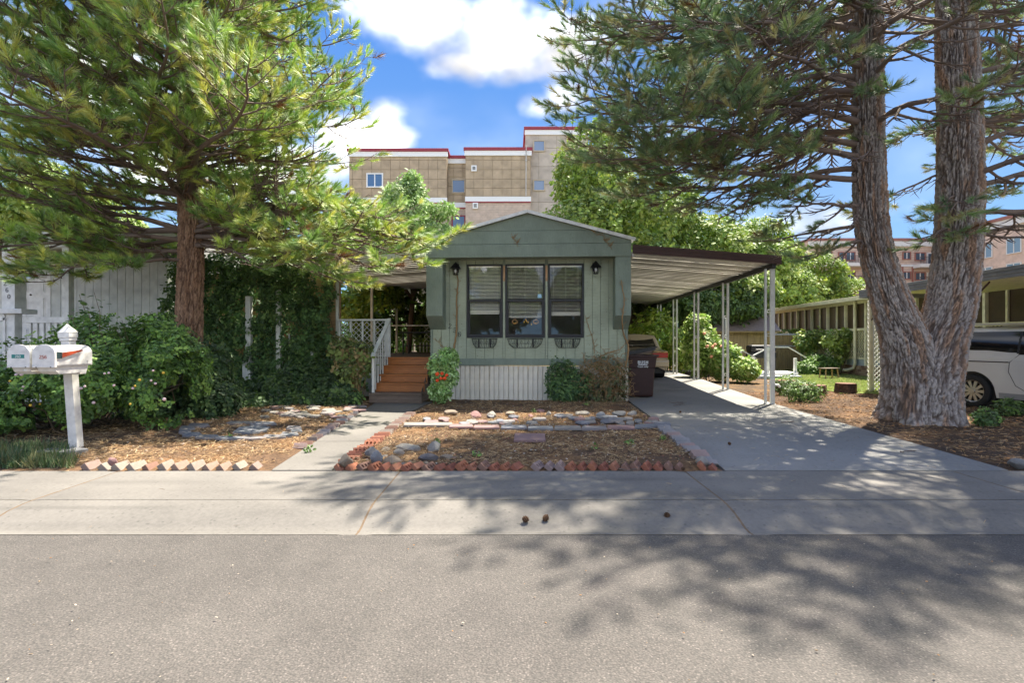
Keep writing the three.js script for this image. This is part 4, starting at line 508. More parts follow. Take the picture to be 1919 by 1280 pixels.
[['low dark shrub at the foot of the front carport post', 6.9, -12.6, .5, .3], ['leafy weed sprouting at the foot of the forked pine', 8.05, -9.05, .22, .17], ['ferny weed beside the minivan wheel', 9.6, -10.3, .3, .2], ['ragged weed under the minivan door', 10.9, -10.6, .4, .18], ['green clump beside the tree stumps', 7.4, -14.2, .5, .3]].forEach(([label, x, z, rx, h], k) => shrub('weed', label, 'plant', x, z, [[x, h * .8, z, rx, h, rx * .7]], 330, .05, [[.06, .11, .025], [.1, .17, .03], [.05, .08, .02]], { seed: 70 + k, stems: 9, gap: .3, gapf: 5, fill: .5 }));
{ // climbing roses on the screened porch lattice
  [[1480, 637, 26.5], [1515, 640, 24.5], [1575, 640, 22.6]].forEach(([px, py, d], k) => { const p = A(px, py, d); shrub('climbing_rose', ['climbing rose with yellow leaves at the far end of the lattice porch', 'dark climbing rose in the middle of the lattice porch', 'widest climbing rose on the lattice porch beside the lattice column'][k], 'rose bush', p.x - .2, p.z, [[p.x, p.y, p.z, .75, .5, .3], [p.x + .5, p.y + .2, p.z, .5, .35, .3], [p.x, p.y - .5, p.z, .25, .4, .2]], 420, .13, [[.17, .22, .04], [.1, .16, .03], [.22, .26, .06]], { seed: 90 + k, stems: 8, group: 'roses climbing the porch lattice' }); });
}
{ // ivy trellis: posts, beams, wall of ivy
  const t = thing('ivy_trellis', 'tall trellis fence wholly overgrown with dark ivy, white posts showing through', 'trellis'), z = -14.0;
  for (const [px, w, h] of [[468, .13, 2.6], [523.5, .11, 2.75], [587, .09, 1.2]]) { const x = (px - 960) * .0136; part('post', rbox(x - w / 2, x + w / 2, 0, h, -13.66, -13.66 + w, .006), M.whiteOld, t, { grain: 'y' }); }
  { const x = (467 - 960) * .0136; part('post_base', rbox(x - .1, x + .1, 0, .95, -13.7, -13.48), M.whiteOld, t); }
  part('back_board', box(-8.6, -4.7, .02, 3.3, -14.7, -14.66), M.tan, t);
  const bl = []; const r = rngOf(6); for (let x = -8.5; x < -4.5; x += .5) for (let y = .3; y < 3.5; y += .6) { const gap = Math.abs(x + 6.25) < .22 || (Math.abs(x + 5.3) < .2 && y < 1.3); if (gap) { bl.push([x, y, z - .35, .3, .4, .12, .5]); continue; } bl.push([x + (r() - .5) * .2, y + (r() - .5) * .2, z + .25 + .15 * r(), .42, .45, .24]); }
  foliage('ivy', t, bl, 9000, GEO.c4, M.leafDull, IVY, { seed: 65, gain: 2.3, size: .085, gap: .36, gapf: 2.6, up: .2 });
  const st = []; for (let k = 0; k < 40; k++) { const a = V3(-8.4 + r() * 3.8, 0, z + .1), b = a.clone().add(V3((r() - .5) * .8, 1.5 + r() * 1.6, .1)); st.push(tube(wander(a, b, 6, .15, r), .007, 4)); } part('stems', st, M.twig, t);
}
{ // ladder leaning behind the trellis post
  const t = thing('ladder', 'narrow ladder with one orange rail leaning in the ivy trellis', 'ladder'), d = 13.75, w = mat([.7, .68, .64], { rough: .5 }), og = mat([.55, .2, .1], { rough: .5 }); const P = (px, py) => A(px, py, d); part('rail', bar(P(535, 626), P(545, 702), .035, .03), og, t); part('rail', bar(P(543, 626), P(546, 720), .03, .03), w, t); part('rail', bar(P(531, 628), P(531, 705), .04, .03), w, t); for (let k = 0; k < 4; k++) part('rung', bar(P(531, 640 + k * 17), P(545, 640 + k * 17), .03, .025), w, t);
}

// ================================================================ MAILBOXES
{
  const o = thing('mailbox', 'white twin mailboxes numbered 260 and 256 on one white capped post', 'mailbox');
  const lean = .075, post = new THREE.Group(); post.name = 'post'; post.position.set(-5.69, .06, -6.98); post.rotation.z = lean; o.add(post);
  part('shaft', rbox(-.056, .056, 0, 1.4, -.056, .056, .006), M.mailbox, post); part('cap_skirt', rbox(-.075, .075, 1.44, 1.51, -.075, .075, .008), M.mailbox, post); part('collar', rbox(-.066, .066, 1.4, 1.44, -.066, .066, .004), M.mailbox, post); part('cap', new THREE.ConeGeometry(.112, .12, 4, 1).rotateY(Math.PI / 4).translate(0, 1.57, 0), M.mailbox, post);
  const arch = (w, h) => { const s = new THREE.Shape(), r = w / 2; s.moveTo(-r, 0); s.lineTo(r, 0); s.lineTo(r, h - r * .85); s.absellipse(0, h - r * .85, r, r * .85, 0, Math.PI, false, 0); s.lineTo(-r, 0); return s; };
  for (const [xc, num, k] of [[-5.815, '260', 0], [-5.52, '256', 1]]) {
    const b = new THREE.Group(); b.name = 'box'; b.position.set(xc, 1.152, -6.3); o.add(b); const w = .238, h = .252;
    part('body', new THREE.ExtrudeGeometry(arch(w, h), { depth: .56, bevelEnabled: false, curveSegments: 14 }).translate(0, 0, -.575), M.mailbox, b);
    part('door', [new THREE.ExtrudeGeometry(arch(w + .022, h + .012), { depth: .02, bevelEnabled: true, bevelSize: .004, bevelThickness: .006, bevelSegments: 2, curveSegments: 14 }).translate(0, -.004, -.018), rbox(-w / 2 - .012, w / 2 + .012, -.012, .016, -.03, .012, .004)], M.mailbox, b);
    part('door_panel', new THREE.ExtrudeGeometry(arch(w - .05, h - .04), { depth: .004, bevelEnabled: false, curveSegments: 14 }).translate(0, .012, .006), M.mailbox, b);
    part('hinge', [cyl(.008, .008, -.012, .0, -.08, .01, 8).rotateX(0), cyl(.008, .008, -.012, 0, .09, .01, 8)], M.black, b);
    part('bracket', extrude([[-.02, 0], [-.05, -.055], [-.1, -.09], [-.5, -.09], [-.53, -.01], [-.53, 0]], w * .86).rotateY(-Math.PI / 2).translate(w * .43, -.002, 0), M.mailbox, b);
    part('seam', [box(w / 2, w / 2 + .004, .012, .02, -.56, -.02), box(w / 2, w / 2 + .003, -.002, .06, -.5, -.49)], mat([.4, .38, .36], { rough: .5 }), b);
    if (k) { part('number', text(num, .04, fontR, .003), M.red, b, { pos: [0, .115, .011], label: 'orange-brown digits 256' }); part('flag', extrude([[-.1, .105], [-.1, .165], [-.38, .195], [-.4, .19], [-.4, .18]], .006).rotateY(-Math.PI / 2).translate(w / 2 + .02, 0, 0), M.red, b); part('flag_bracket', box(w / 2, w / 2 + .012, .095, .17, -.1, -.03), mat([.03, .06, .06], { rough: .5 }), b); }
    else { part('number_plate', rbox(-.075, .075, .1, .145, .009, .013, .003), mat([.02, .19, .17], { rough: .4 }), b); part('number', text(num, .03, fontR, .002), M.white, b, { pos: [0, .1225, .0132], label: 'white digits 260 on a green plate' }); part('latch', new THREE.SphereGeometry(.03, 10, 8).scale(1, .8, 1).translate(.04, -.045, -.06), M.white, b); }
  }
  part('arm', rbox(-5.9, -5.52, 1.03, 1.06, -6.93, -6.8), M.mailbox, o);
}
{ const o = thing('stone_block', 'flat grey stone block under the mailbox post', 'stone'); const s = extrude([[-.23, -.1], [.2, -.14], [.26, .08], [.1, .14], [-.24, .08]], .085, { bevelEnabled: true, bevelSize: .012, bevelThickness: .012, bevelSegments: 2 }).rotateX(-Math.PI / 2).translate(-5.72, -.02, -6.78); part('block', s, mat([.2, .2, .205], { map: 'concrete', size: .5, bump: 'grain', bsize: .2, bs: .006, rough: .95 }), o); }

// ================================================================ THE WHITE NEIGHBOURING HOUSE
{
  const T2 = 0, o = thing('neighbour_house', 'white neighbouring house with panelled wall and a porch post numbered 260', 'house'), wall = mat([.76, .77, .72], { map: 'blotch', size: 1.1, bump: 'grain', bsize: .3, bs: .002, rough: .7 }), z = -13.8;
  part('side_wall', box(-9.0, -8.94, 0, 3.55, -26, z - .02), wall, o); part('back_wall', box(-17.5, -9, 0, 3.55, -26.06, -26), wall, o);
  for (let k = 0; k < 14; k++) part('siding_plank', rbox(-11.86 + k * .209, -11.86 + k * .209 + .2, .3, 3.55, z - .03, z, .004), wall, o); part('wall', box(-11.9, -8.95, .0, 3.55, z - .12, z - .035), mat([.2, .2, .19], { rough: .9 }), o);
  part('corner_trim', rbox(-8.99, -8.9, 0, 3.55, z - .12, z + .02), wall, o);
  // door wall
  part('wall', [box(-17.5, -12.92, 0, 3.55, z - .12, z), box(-11.98, -11.86, 0, 3.55, z - .12, z), box(-12.92, -11.98, 3.12, 3.55, z - .12, z), box(-12.92, -11.98, 0, 1.05, z - .12, z)], wall, o);
  const dr = new THREE.Group(); dr.name = 'door'; o.add(dr); part('door_leaf', rbox(-12.9, -12.0, 1.06, 3.1, z - .1, z - .05), M.white, dr); for (const x of [-12.68, -12.24]) for (const [y0, y1] of [[1.2, 1.8], [1.95, 2.6], [2.72, 2.98]]) part('door_panel', [rbox(x - .14, x + .14, y0, y1, z - .05, z - .042, .004), rbox(x - .11, x + .11, y0 + .03, y1 - .03, z - .042, z - .03, .006)], M.white, dr); part('knocker', new THREE.SphereGeometry(.022, 8, 6).translate(-12.46, 2.66, z - .03), M.brown, dr);
  part('door_trim', [rbox(-11.99, -11.9, 1.05, 3.2, z - .02, z + .02), rbox(-13.0, -12.91, 1.05, 3.2, z - .02, z + .02)], M.white, o);
  // porch
  const zp = -12.4; part('porch_floor', rbox(-16, -9.9, .95, 1.06, z, zp - .1), M.whiteOld, o); part('porch_skirt', box(-16, -9.9, 0, .95, zp - .16, zp - .12), M.whiteOld, o);
  const P = (x, w, y0, y1) => part('porch_post', rbox(x - w / 2, x + w / 2, y0, y1, zp - w / 2, zp + w / 2, .01), M.white, o); P(-11.55, .3, 2.2, 3.62); P(-11.55, .2, 0, 2.09); P(-10.3, .16, 0, 3.62);
  part('post_band', rbox(-11.82, -11.2, 2.09, 2.2, zp - .22, zp + .2, .01), M.white, o);
  [['2', 0, 2.78], ['6', .045, 2.63], ['0', .09, 2.48]].forEach(([c, dx, y]) => part('house_number', text(c, .1, fontS, .006), mat([.05, .05, .05], { rough: .5 }), o, { pos: [-11.62 + dx, y, zp + .151] }));
  part('rail', rbox(-11.3, -10.38, 1.88, 2.02, zp - .05, zp + .05), M.white, o); for (let k = 0; k < 6; k++) part('baluster', rbox(-11.2 + k * .15, -11.14 + k * .15, 1.1, 1.88, zp - .03, zp + .03), M.white, o); part('rail', rbox(-11.3, -10.38, 1.1, 1.16, zp - .04, zp + .04), M.white, o);
  part('stair_rail', bar(V3(-12.6, 1.72, zp + .1), V3(-11.65, 2.02, zp + .1), .06, .13), M.white, o); for (let k = 0; k < 5; k++) part('baluster', rbox(-12.5 + k * .2, -12.44 + k * .2, .9, 1.76 + k * .06, zp + .07, zp + .13), M.white, o);
  // roof and eaves
  part('eave_beam', rbox(-17, -9.95, 3.62, 3.86, zp - .12, zp + .12), M.white, o); part('roof', extrude([[-12.2, 3.86], [-26.4, 3.7], [-26.4, 3.78], [-19.3, 5.3], [-12.1, 3.95]], 8.8).rotateY(-Math.PI / 2).scale(1, 1, 1).translate(-8.75, 0, 0), mat([.45, .45, .45], { map: 'blotch', size: 1, rough: .8 }), o); part('fascia', rbox(-17.6, -8.74, 3.72, 3.94, -12.16, -12.1), M.white, o);
}

// ================================================================ THE LONG NEIGHBOUR ON THE OTHER SIDE
const NP = [14.1, 0, -20.1];
{
  const o = thing('screened_house', 'long cream house with a brown-screened lattice porch standing on a brick base', 'house', null, NP, TURN);
  const z0 = -10, z1 = 9.5, blue = mat([.36, .42, .42], { map: 'blotch', size: .8, rough: .7 });
  part('core', box(.35, 5, 0, 3.3, z0 - 4, z1), M.cream, o); part('panel', box(.02, .06, .47, .78, z0, z1), blue, o); part('wall_sill', box(0, .07, .72, .8, z0, z1), M.cream, o); part('sill', rbox(-.05, .12, 1.9, 1.99, z0, z1), M.cream, o); part('head', rbox(-.03, .12, 3.0, 3.14, z0, z1), M.cream, o);
  let k = 0; for (let z = z0; z < z1 - .5; z += 1.45) { part('post', rbox(-.05, .06, .47, 3.05, z - .05, z + .05), M.cream, o); part('mullion', rbox(-.02, .04, 1.99, 3.0, z + .7, z + .77), M.cream, o); part('lower_post', rbox(-.02, .04, .78, 1.9, z + .7, z + .78), M.cream, o); part('screen', box(.05, .06, 1.99, 3.0, z + .05, z + 1.4), M.screen, o); part('lattice_panel', latticeGeo(1.35, 1.1, .095, .034).map(g => g.rotateY(Math.PI / 2).translate(.01, .8, z + 1.4)), M.cream, o); part('dark_backing', box(.1, .11, .8, 1.9, z + .05, z + 1.4), M.screen, o); k++; }
  // brick base, course by course
  const r = rngOf(5), cols = [[.3, .19, .11], [.36, .24, .14], [.2, .1, .06], [.42, .3, .18]].map(c => mat(c, { map: 'blotch', size: .3, rough: .9 })); const bgs = [[], [], [], []]; for (let c = 0; c < 6; c++) for (let z = z0; z < z1; z += .225) bgs[Math.floor(r() * 4)].push(box(-.05, .1, c * .078 + .004, c * .078 + .07, z + (c % 2) * .11 + .004, z + (c % 2) * .11 + .217)); bgs.forEach((g, i) => { part('brick', g, cols[i], o).userData.kind = 'stuff'; }); part('mortar', box(-.04, .09, 0, .47, z0, z1), mat([.3, .28, .25], { rough: 1 }), o);
  part('roof_edge', extrude([[-.5, 3.12], [-.5, 3.2], [5.2, 3.75], [5.2, 3.6]], z1 - z0 + .3).translate(0, 0, z0 - .15), M.roofMetal, o); part('fascia', rbox(-.56, -.5, 3.08, 3.24, z0 - .15, z1 + .15), M.cream, o);
  { const d = new THREE.Group(); d.name = 'downspout'; o.add(d); const zz = -1.9; part('pipe', tube([V3(-.1, 3.1, zz), V3(-.1, 1.0, zz), V3(-.1, .55, zz), V3(-.12, .35, zz - .05), V3(-.25, .26, zz - .25), V3(-.3, .25, zz - .55), V3(-.3, .15, zz - .75)], .06, 8), M.cream, d); }
}
{
  const o = thing('neighbour_carport', 'grey-edged carport roof with iron scroll brackets over the minivan', 'carport', null, NP, TURN), x0 = -3.75, x1 = -.58, z0 = 4.9, z1 = 14, gf = mat([.28, .29, .29], { map: 'wood', size: .8, rough: .7 });
  part('roof', box(x0, x1, 2.86, 2.92, z0, z1), M.alu, o); for (let k = 0; k < 3; k++) part('fascia_board', rbox(x0 - .03 - .008 * k, x0 - .005, 2.7 + k * .075, 2.772 + k * .075, z0, z1), gf, o); part('fascia_board', rbox(x0 - .005, x1, 2.7, 2.9, z0 - .03, z0), gf, o);
  for (let k = 0; k < 30; k++) part('ceiling_board', rbox(x0 + .01, x1, 2.82, 2.858, z0 + k * .3 + .01, z0 + k * .3 + .29), M.cream, o);
  for (const z of [5.2, 8.4, 12]) { const x = x0 + .12; const ps = new THREE.Group(); ps.name = 'post'; o.add(ps); part('shaft', rbox(x - .04, x + .04, 0, 2.7, z - .04, z + .04), M.cream, ps);
    for (const s of [1, -1]) { if (z < 5.3 && s < 0) continue; part('brace', bar(V3(x, 2.05, z + s * .03), V3(x, 2.69, z + s * .85), .02, .03), M.brown, ps); const sp = []; for (let i = 0; i < 26; i++) { const a = i * .36, rr = .17 - .0055 * i; sp.push(V3(x, 2.43 + rr * Math.sin(a), z + s * (.33 + rr * Math.cos(a)))); } part('scroll', tube(sp, .012, 5), M.cream, ps); } }
}
{ const o = thing('lattice_column', 'white lattice corner column standing at the edge of the lawn', 'trellis', null, [10.28, 0, -15.2], TURN); part('lattice_panel', latticeGeo(.27, 2.62, .09, .034, .01), M.white, o); part('lattice_panel', latticeGeo(.27, 2.62, .09, .034, .01).map(g => g.rotateY(Math.PI / 2)), M.white, o); part('post', rbox(.24, .3, 0, 2.66, -.03, .03), M.whiteOld, o); part('side_strip', rbox(-.015, .02, 0, 2.62, -.02, .02), M.white, o); }

// ================================================================ VEHICLES
function bodySurface(p) { // loft: section(s) gives the half outline at station s
  const NS = p.ns ?? 90, NT = p.nt ?? 26; const at = (s, t, side = 1) => { const x = mix(0, p.L, s), lowC = p.bottom(x), top = p.top(x), hw = p.half(x); const y = mix(lowC, top, t < .86 ? t / .86 * .94 : mix(.94, 1, (t - .86) / .14)); const k = (y - p.belt) / Math.max(.01, top - p.belt); let w = y < p.belt ? hw * (1 - .05 * Math.pow(clamp((p.belt - y) / p.belt), 2.2)) : hw * (1 - p.tumble * k - .06 * k * k); if (t > .86) { const f = (t - .86) / .14; w *= Math.cos(f * Math.PI / 2); } return V3(x, y, side * w); };
  const pos = [], idx = []; for (let j = 0; j <= NS; j++) { for (let i = 0; i <= 2 * NT; i++) { const t = i <= NT ? i / NT : (2 * NT - i) / NT; const q = at(j / NS, t, i <= NT ? 1 : -1); pos.push(q.x, q.y, q.z); if (i < 2 * NT && j < NS) { const a = j * (2 * NT + 1) + i; idx.push(a, a + 1, a + 2 * NT + 1, a + 1, a + 2 * NT + 2, a + 2 * NT + 1); } } }
  // end caps
  for (const j of [0, NS]) { const c = pos.length / 3, base = j * (2 * NT + 1); pos.push(pos[base * 3], (pos[base * 3 + 1] + p.top(j ? p.L : 0)) / 2, 0); for (let i = 0; i < 2 * NT; i++) idx.push(c, base + i, base + i + 1); }
  const g = new THREE.BufferGeometry(); g.setAttribute('position', new THREE.Float32BufferAttribute(pos, 3)); g.setIndex(idx); g.computeVertexNormals(); return { g, at };
}
const patch = (at, s0, s1, lo, hi, side, off, ns = 20, nt = 8) => { const pos = [], idx = []; for (let j = 0; j <= nt; j++) for (let i = 0; i <= ns; i++) { const s = mix(s0, s1, i / ns), t = mix(lo(i / ns), hi(i / ns), j / nt), q = at(s, t, side); pos.push(q.x, q.y, q.z + side * off); if (i < ns && j < nt) { const a = j * (ns + 1) + i; idx.push(a, a + 1, a + ns + 1, a + 1, a + ns + 2, a + ns + 1); } } const g = new THREE.BufferGeometry(); g.setAttribute('position', new THREE.Float32BufferAttribute(pos, 3)); g.setIndex(idx); g.computeVertexNormals(); return g; };
const tyreM = mat([.02, .02, .02], { map: 'blotch', size: .2, rough: .85 }), rimM = mat([.5, .5, .5], { rough: .3, metal: .9 }), carGlass = mat([.008, .009, .01], { rough: .05 });
function wheel(parent, x, y, z, R, side) { const w = new THREE.Group(); w.name = 'wheel'; w.position.set(x, y, z); w.rotation.y = side > 0 ? 0 : Math.PI; parent.add(w); const lp = [[R * .66, -.1], [R * .72, -.11], [R * .95, -.11], [R, -.085], [R, .085], [R * .95, .11], [R * .72, .11], [R * .66, .1]].map(p => new THREE.Vector2(p[0], p[1])); part('tyre', new THREE.LatheGeometry(lp, 36).rotateX(Math.PI / 2), tyreM, w); part('rim', [new THREE.LatheGeometry([[R * .7, .095], [R * .67, .105], [R * .63, .09], [R * .62, -.05]].map(p => new THREE.Vector2(p[0], p[1])), 36).rotateX(Math.PI / 2), new THREE.CylinderGeometry(R * .13, R * .15, .05, 14).rotateX(Math.PI / 2).translate(0, 0, .075)], rimM, w); const sp = []; for (let k = 0; k < 10; k++) { const a = k * .6283; sp.push(extrude([[R * .1, -.022], [R * .64, -.034], [R * .64, .034], [R * .1, .022]], .03).rotateZ(a).translate(0, 0, .05)); } part('spokes', sp, rimM, w); part('brake_disc', new THREE.CylinderGeometry(R * .45, R * .45, .02, 20).rotateX(Math.PI / 2), M.black, w); }
{
  const o = thing('minivan', 'silver-white minivan with dark glass parked behind the forked pine', 'minivan', null, [10.72, .02, -12.9], -1.29), L = 5.1; // local x runs to the front
  const paint = mat([.62, .62, .6], { rough: .35, phys: { clearcoat: .8, clearcoatRoughness: .08 } });
  const wx = [1.0, 4.0], R = .35, wy = .35, arch = x => { let b = .24; for (const c of wx) { const d = Math.abs(x - c); if (d < .43) b = Math.max(b, wy + Math.sqrt(.43 * .43 - d * d)); } return b; };
  const p = { L, belt: 1.06, tumble: .13, half: x => 1.0 * Math.min(1, .82 + .18 * Math.sqrt(clamp(x / .4)), .75 + .25 * Math.sqrt(clamp((L - x) / .8))), bottom: x => x < .02 ? .4 : arch(x), top: x => x < .35 ? mix(1.1, 1.74, Math.pow(clamp(x / .35), .55)) : x < 3 ? 1.77 : x < 4.2 ? mix(1.77, 1.12, sm((x - 3) / 1.2)) : mix(1.12, .75, Math.pow((x - 4.2) / .9, 2)), ns: 130, nt: 34 };
  const { g, at } = bodySurface(p); part('body', g, paint, o);
  const tOf = (x, y) => { const lo = p.bottom(x), hi = p.top(x), f = (y - lo) / (hi - lo); return f < .94 ? f / .94 * .86 : .86 + (f - .94) / .06 * .14; };
  for (const side of [1, -1]) {
    const win = (x0, x1, y0, y1) => patch(at, x0 / L, x1 / L, u => tOf(mix(x0, x1, u), y0(mix(x0, x1, u))), u => tOf(mix(x0, x1, u), y1(mix(x0, x1, u))), side, .004, 24, 6);
    part('window', win(.3, 1.82, x => mix(1.24, 1.2, clamp((x - 1.3) / .4)), x => Math.min(1.64, p.top(x) - .09)), carGlass, o); part('pillar', win(1.81, 1.86, x => 1.18, x => Math.min(1.64, p.top(x) - .09)), M.black, o); part('window', win(1.85, 2.95, x => 1.16, x => Math.min(1.64, p.top(x) - .09)), carGlass, o);
    part('door_seam', [tube([1.86, 1.7, 1.68, 1.8, 2.1].map((x, i) => at(x / L, tOf(x, [1.16, 1.0, .8, .52, .34][i]), side).add(V3(0, 0, side * .002))), .005, 4), tube([2.1, 2.6, 2.98].map(x => at(x / L, tOf(x, .33), side).add(V3(0, 0, side * .002))), .005, 4)], M.black, o);
    part('slide_rail', tube([.4, .9, 1.4, 1.69].map(x => at(x / L, tOf(x, 1.0), side).add(V3(0, 0, side * .003))), .011, 4), M.black, o);
    part('sill_trim', patch(at, 1.5 / L, 3.5 / L, () => .0, () => .07, side, .006, 12, 2), mat([.3, .3, .3], { rough: .4 }), o);
    part('roof_rail', tube([.5, 1.2, 2.2, 2.9].map(x => V3(x, 1.8, side * .78)), .018, 6), M.alu, o);
    part('tail_light', patch(at, .02 / L, .2 / L, u => tOf(.1, 1.02), u => tOf(.1, 1.3), side, .006, 6, 4), mat([.4, .02, .02], { rough: .2 }), o); part('door_handle', rbox(2.55, 2.75, 1.0, 1.03, side * .985 - .02, side * .985 + .02), paint, o);
    part('wheel_well', wx.map(x => new THREE.CylinderGeometry(.42, .42, .3, 24).rotateX(Math.PI / 2).translate(x, wy, side * .76)), M.black, o); for (const x of wx) wheel(o, x, wy, side * .9, R, side);
  }
  part('underbody', box(.3, 4.8, .22, .35, -.8, .8), M.black, o);
}
{
  const o = thing('sedan', 'old tan sedan parked under the carport behind the brown bin', 'car', null, [4.4, .17, -18.0], Math.PI / 2 + TURN), L = 4.7; // rear at x=0, front toward -z
  const paint = mat([.5, .4, .25], { rough: .35, phys: { clearcoat: .6, clearcoatRoughness: .1 } }), wx = [1.05, 3.75], R = .32, wy = .32, arch = x => { let b = .3; for (const c of wx) { const d = Math.abs(x - c); if (d < .38) b = Math.max(b, wy + Math.sqrt(.38 * .38 - d * d)); } return b; };
  const p = { L, belt: .95, tumble: .14, half: x => .9 * Math.min(1, .86 + .14 * Math.sqrt(clamp(x / .35)), .8 + .2 * Math.sqrt(clamp((L - x) / .6))), bottom: arch, top: x => x < .9 ? mix(.98, 1.06, x / .9) : x < 1.7 ? mix(1.06, 1.54, sm((x - .9) / .8)) : x < 2.8 ? 1.56 : x < 3.6 ? mix(1.56, 1.0, sm((x - 2.8) / .8)) : mix(1.0, .7, (x - 3.6) / 1.1), ns: 100, nt: 26 };
  const { g, at } = bodySurface(p); part('body', g, paint, o); part('rear_window', extrude([[.95, 1.06], [1.6, 1.42], [1.6, 1.44], [.92, 1.085]], 1.25).translate(0, .025, -.625), carGlass, o);
  part('bumper', rbox(-.12, .1, .42, .68, -.86, .86, .05), paint, o); part('bumper_strip', rbox(-.13, -.1, .6, .63, -.8, .8), M.alu, o); for (const s of [1, -1]) { part('tail_light', rbox(-.03, .05, .73, .9, s > 0 ? .3 : -.84, s > 0 ? .84 : -.3, .02), mat([.45, .03, .015], { rough: .2 }), o); part('reverse_light', rbox(-.035, .05, .9, .945, s > 0 ? .3 : -.82, s > 0 ? .82 : -.3), mat([.7, .4, .15], { rough: .3 }), o); for (const x of wx) wheel(o, x, wy, s * .8, R, s); part('wheel_well', wx.map(x => new THREE.CylinderGeometry(.37, .37, .3, 20).rotateX(Math.PI / 2).translate(x, wy, s * .68)), M.black, o); }
  part('plate', rbox(-.135, -.12, .5, .6, -.16, .16), M.white, o); part('underbody', box(.2, 4.4, .2, .4, -.7, .7), M.black, o);
}
{ // brown cart
  const o = thing('trash_cart', 'dark brown wheeled trash cart with its lid raised on a pile of boards', 'trash bin', null, [3.28, .04, -13.72], TURN), m = mat([.045, .014, .01], { map: 'blotch', size: .5, bump: 'grain', bsize: .1, bs: .001, rough: .45 });
  const tap = (w0, d0, w1, d1, y0, y1) => { const g = new RoundedBoxGeometry(1, 1, 1, 2, .06), p = g.attributes.position; for (let i = 0; i < p.count; i++) { const t = p.getY(i) + .5; p.setXYZ(i, p.getX(i) * mix(w0, w1, t), mix(y0, y1, t), p.getZ(i) * mix(d0, d1, t)); } g.computeVertexNormals(); return g; };
  part('body', tap(.56, .6, .64, .7, .02, .84), m, o); part('upper_body', tap(.66, .74, .72, .8, .74, 1.04), m, o); part('rim', rbox(-.39, .4, 1.03, 1.075, -.42, .42, .012), m, o); part('lid', bar(V3(-.36, 1.1, 0), V3(.3, 1.22, 0), .8, .05), M.black, o); part('handle', tube([V3(-.3, 1.0, -.42), V3(-.3, 1.05, -.5), V3(.3, 1.05, -.5), V3(.3, 1.0, -.42)], .02, 8), m, o);
  for (const s of [-1, 1]) { const w = part('wheel', new THREE.CylinderGeometry(.13, .13, .06, 20).rotateZ(Math.PI / 2).translate(s * .27, .11, -.3), tyreM, o); }
  const wm = mat([.75, .78, .78], { rough: .6 }); part('lettering', text('BUSH', .075, fontB, .003), wm, o, { pos: [.01, .89, .395] }); part('lettering', Array.from({ length: 12 }, (_, i) => box(-.1 + i * .0185, -.1 + i * .0185 + .013, -.015, .015, 0, .003)), wm, o, { pos: [0, .83, .39] }); part('lettering', text('Trash only', .038, fontB, .003), wm, o, { pos: [.01, .775, .386] });
}
{ const o = thing('scrap_boards', 'dark scrap boards and branches heaped on the brown bin', 'boards', null, [3.28, .04, -13.72], TURN), r = rngOf(15); for (const [a, b, w, t, m] of [[V3(-.38, 1.14, .1), V3(.36, 1.27, .0), .5, .03, M.black], [V3(-.3, 1.12, .25), V3(.34, 1.22, .28), .14, .04, M.greyWood], [V3(-.2, 1.1, .3), V3(.3, 1.22, .34), .1, .035, M.black], [V3(-.1, 1.08, .33), V3(.24, 1.17, .36), .09, .03, M.greyWood], [V3(-.34, 1.09, .2), V3(.3, 1.14, .2), .3, .05, M.greyWood]]) part('board', bar(a, b, w, t), m, o); for (let k = 0; k < 8; k++) { const a = V3(.1 + r() * .25, 1.1 + r() * .1, .2 + r() * .2); part('twig', tube(wander(a, a.clone().add(V3(.25 * r(), .06 * (r() - .3), .1)), 3, .04, r), .007, 4), M.deadvine, o); } }

// ================================================================ YARD BEHIND THE CARPORT
{ const o = thing('garden_shed', 'tan wooden garden shed with a sagging shingled roof behind the carport', 'shed', null, [10.2, 0, -25], TURN), m = mat([.66, .47, .22], { map: 'wood', size: .9, rough: .8 }); for (let k = 0; k < 12; k++) part('siding_plank', rbox(-1.6 + k * .3, -1.6 + k * .3 + .292, 0, 1.95, -.03, 0), m, o, { grain: 'y' }); part('core', box(-1.6, 2, 0, 1.94, -2.4, -.035), mat([.2, .15, .08], { rough: .9 }), o); part('door', rbox(-.3, .55, .05, 1.75, 0, .03), m, o, { grain: 'y' }); part('roof', extrude([[.25, 1.9], [-1.2, 2.75], [-2.6, 1.9], [-2.6, 1.98], [-1.2, 2.86], [.32, 1.94]], 4).rotateY(-Math.PI / 2).translate(2.2, 0, 0), mat([.42, .33, .3], { map: 'blotch', size: .4, rough: .9 }), o); part('fascia', rbox(-1.75, 2.15, 1.86, 1.95, .24, .28), m, o); }
{ const o = thing('board_fence', 'tan board fence with a white rail between the shed and the porch', 'fence', null, [13.0, 0, -26], TURN), m = mat([.7, .5, .23], { map: 'wood', size: .9, rough: .8 }); for (let k = 0; k < 10; k++) part('board', rbox(-1 + k * .2, -1 + k * .2 + .19, 0, 1.75, -.02, 0), m, o, { grain: 'y' }); part('rail', rbox(-1, 1, 1.2, 1.26, 0, .03), M.white, o); part('rail', rbox(-1, 1, 1.75, 1.84, -.03, .03), M.white, o); }
{ const o = thing('picket_fence', 'cream picket fence behind the parked sedan', 'fence', null, [8.0, 0, -24.6], TURN); for (let k = 0; k < 22; k++) part('picket', extrude([[0, 0], [.08, 0], [.08, 1.0], [.04, 1.08], [0, 1.0]], .02).translate(-1.6 + k * .12, .06, 0), M.cream, o); part('rail', box(-1.65, 1.1, .35, .42, -.03, -.003), M.cream, o); part('rail', box(-1.65, 1.1, .8, .87, -.03, -.003), M.cream, o); }
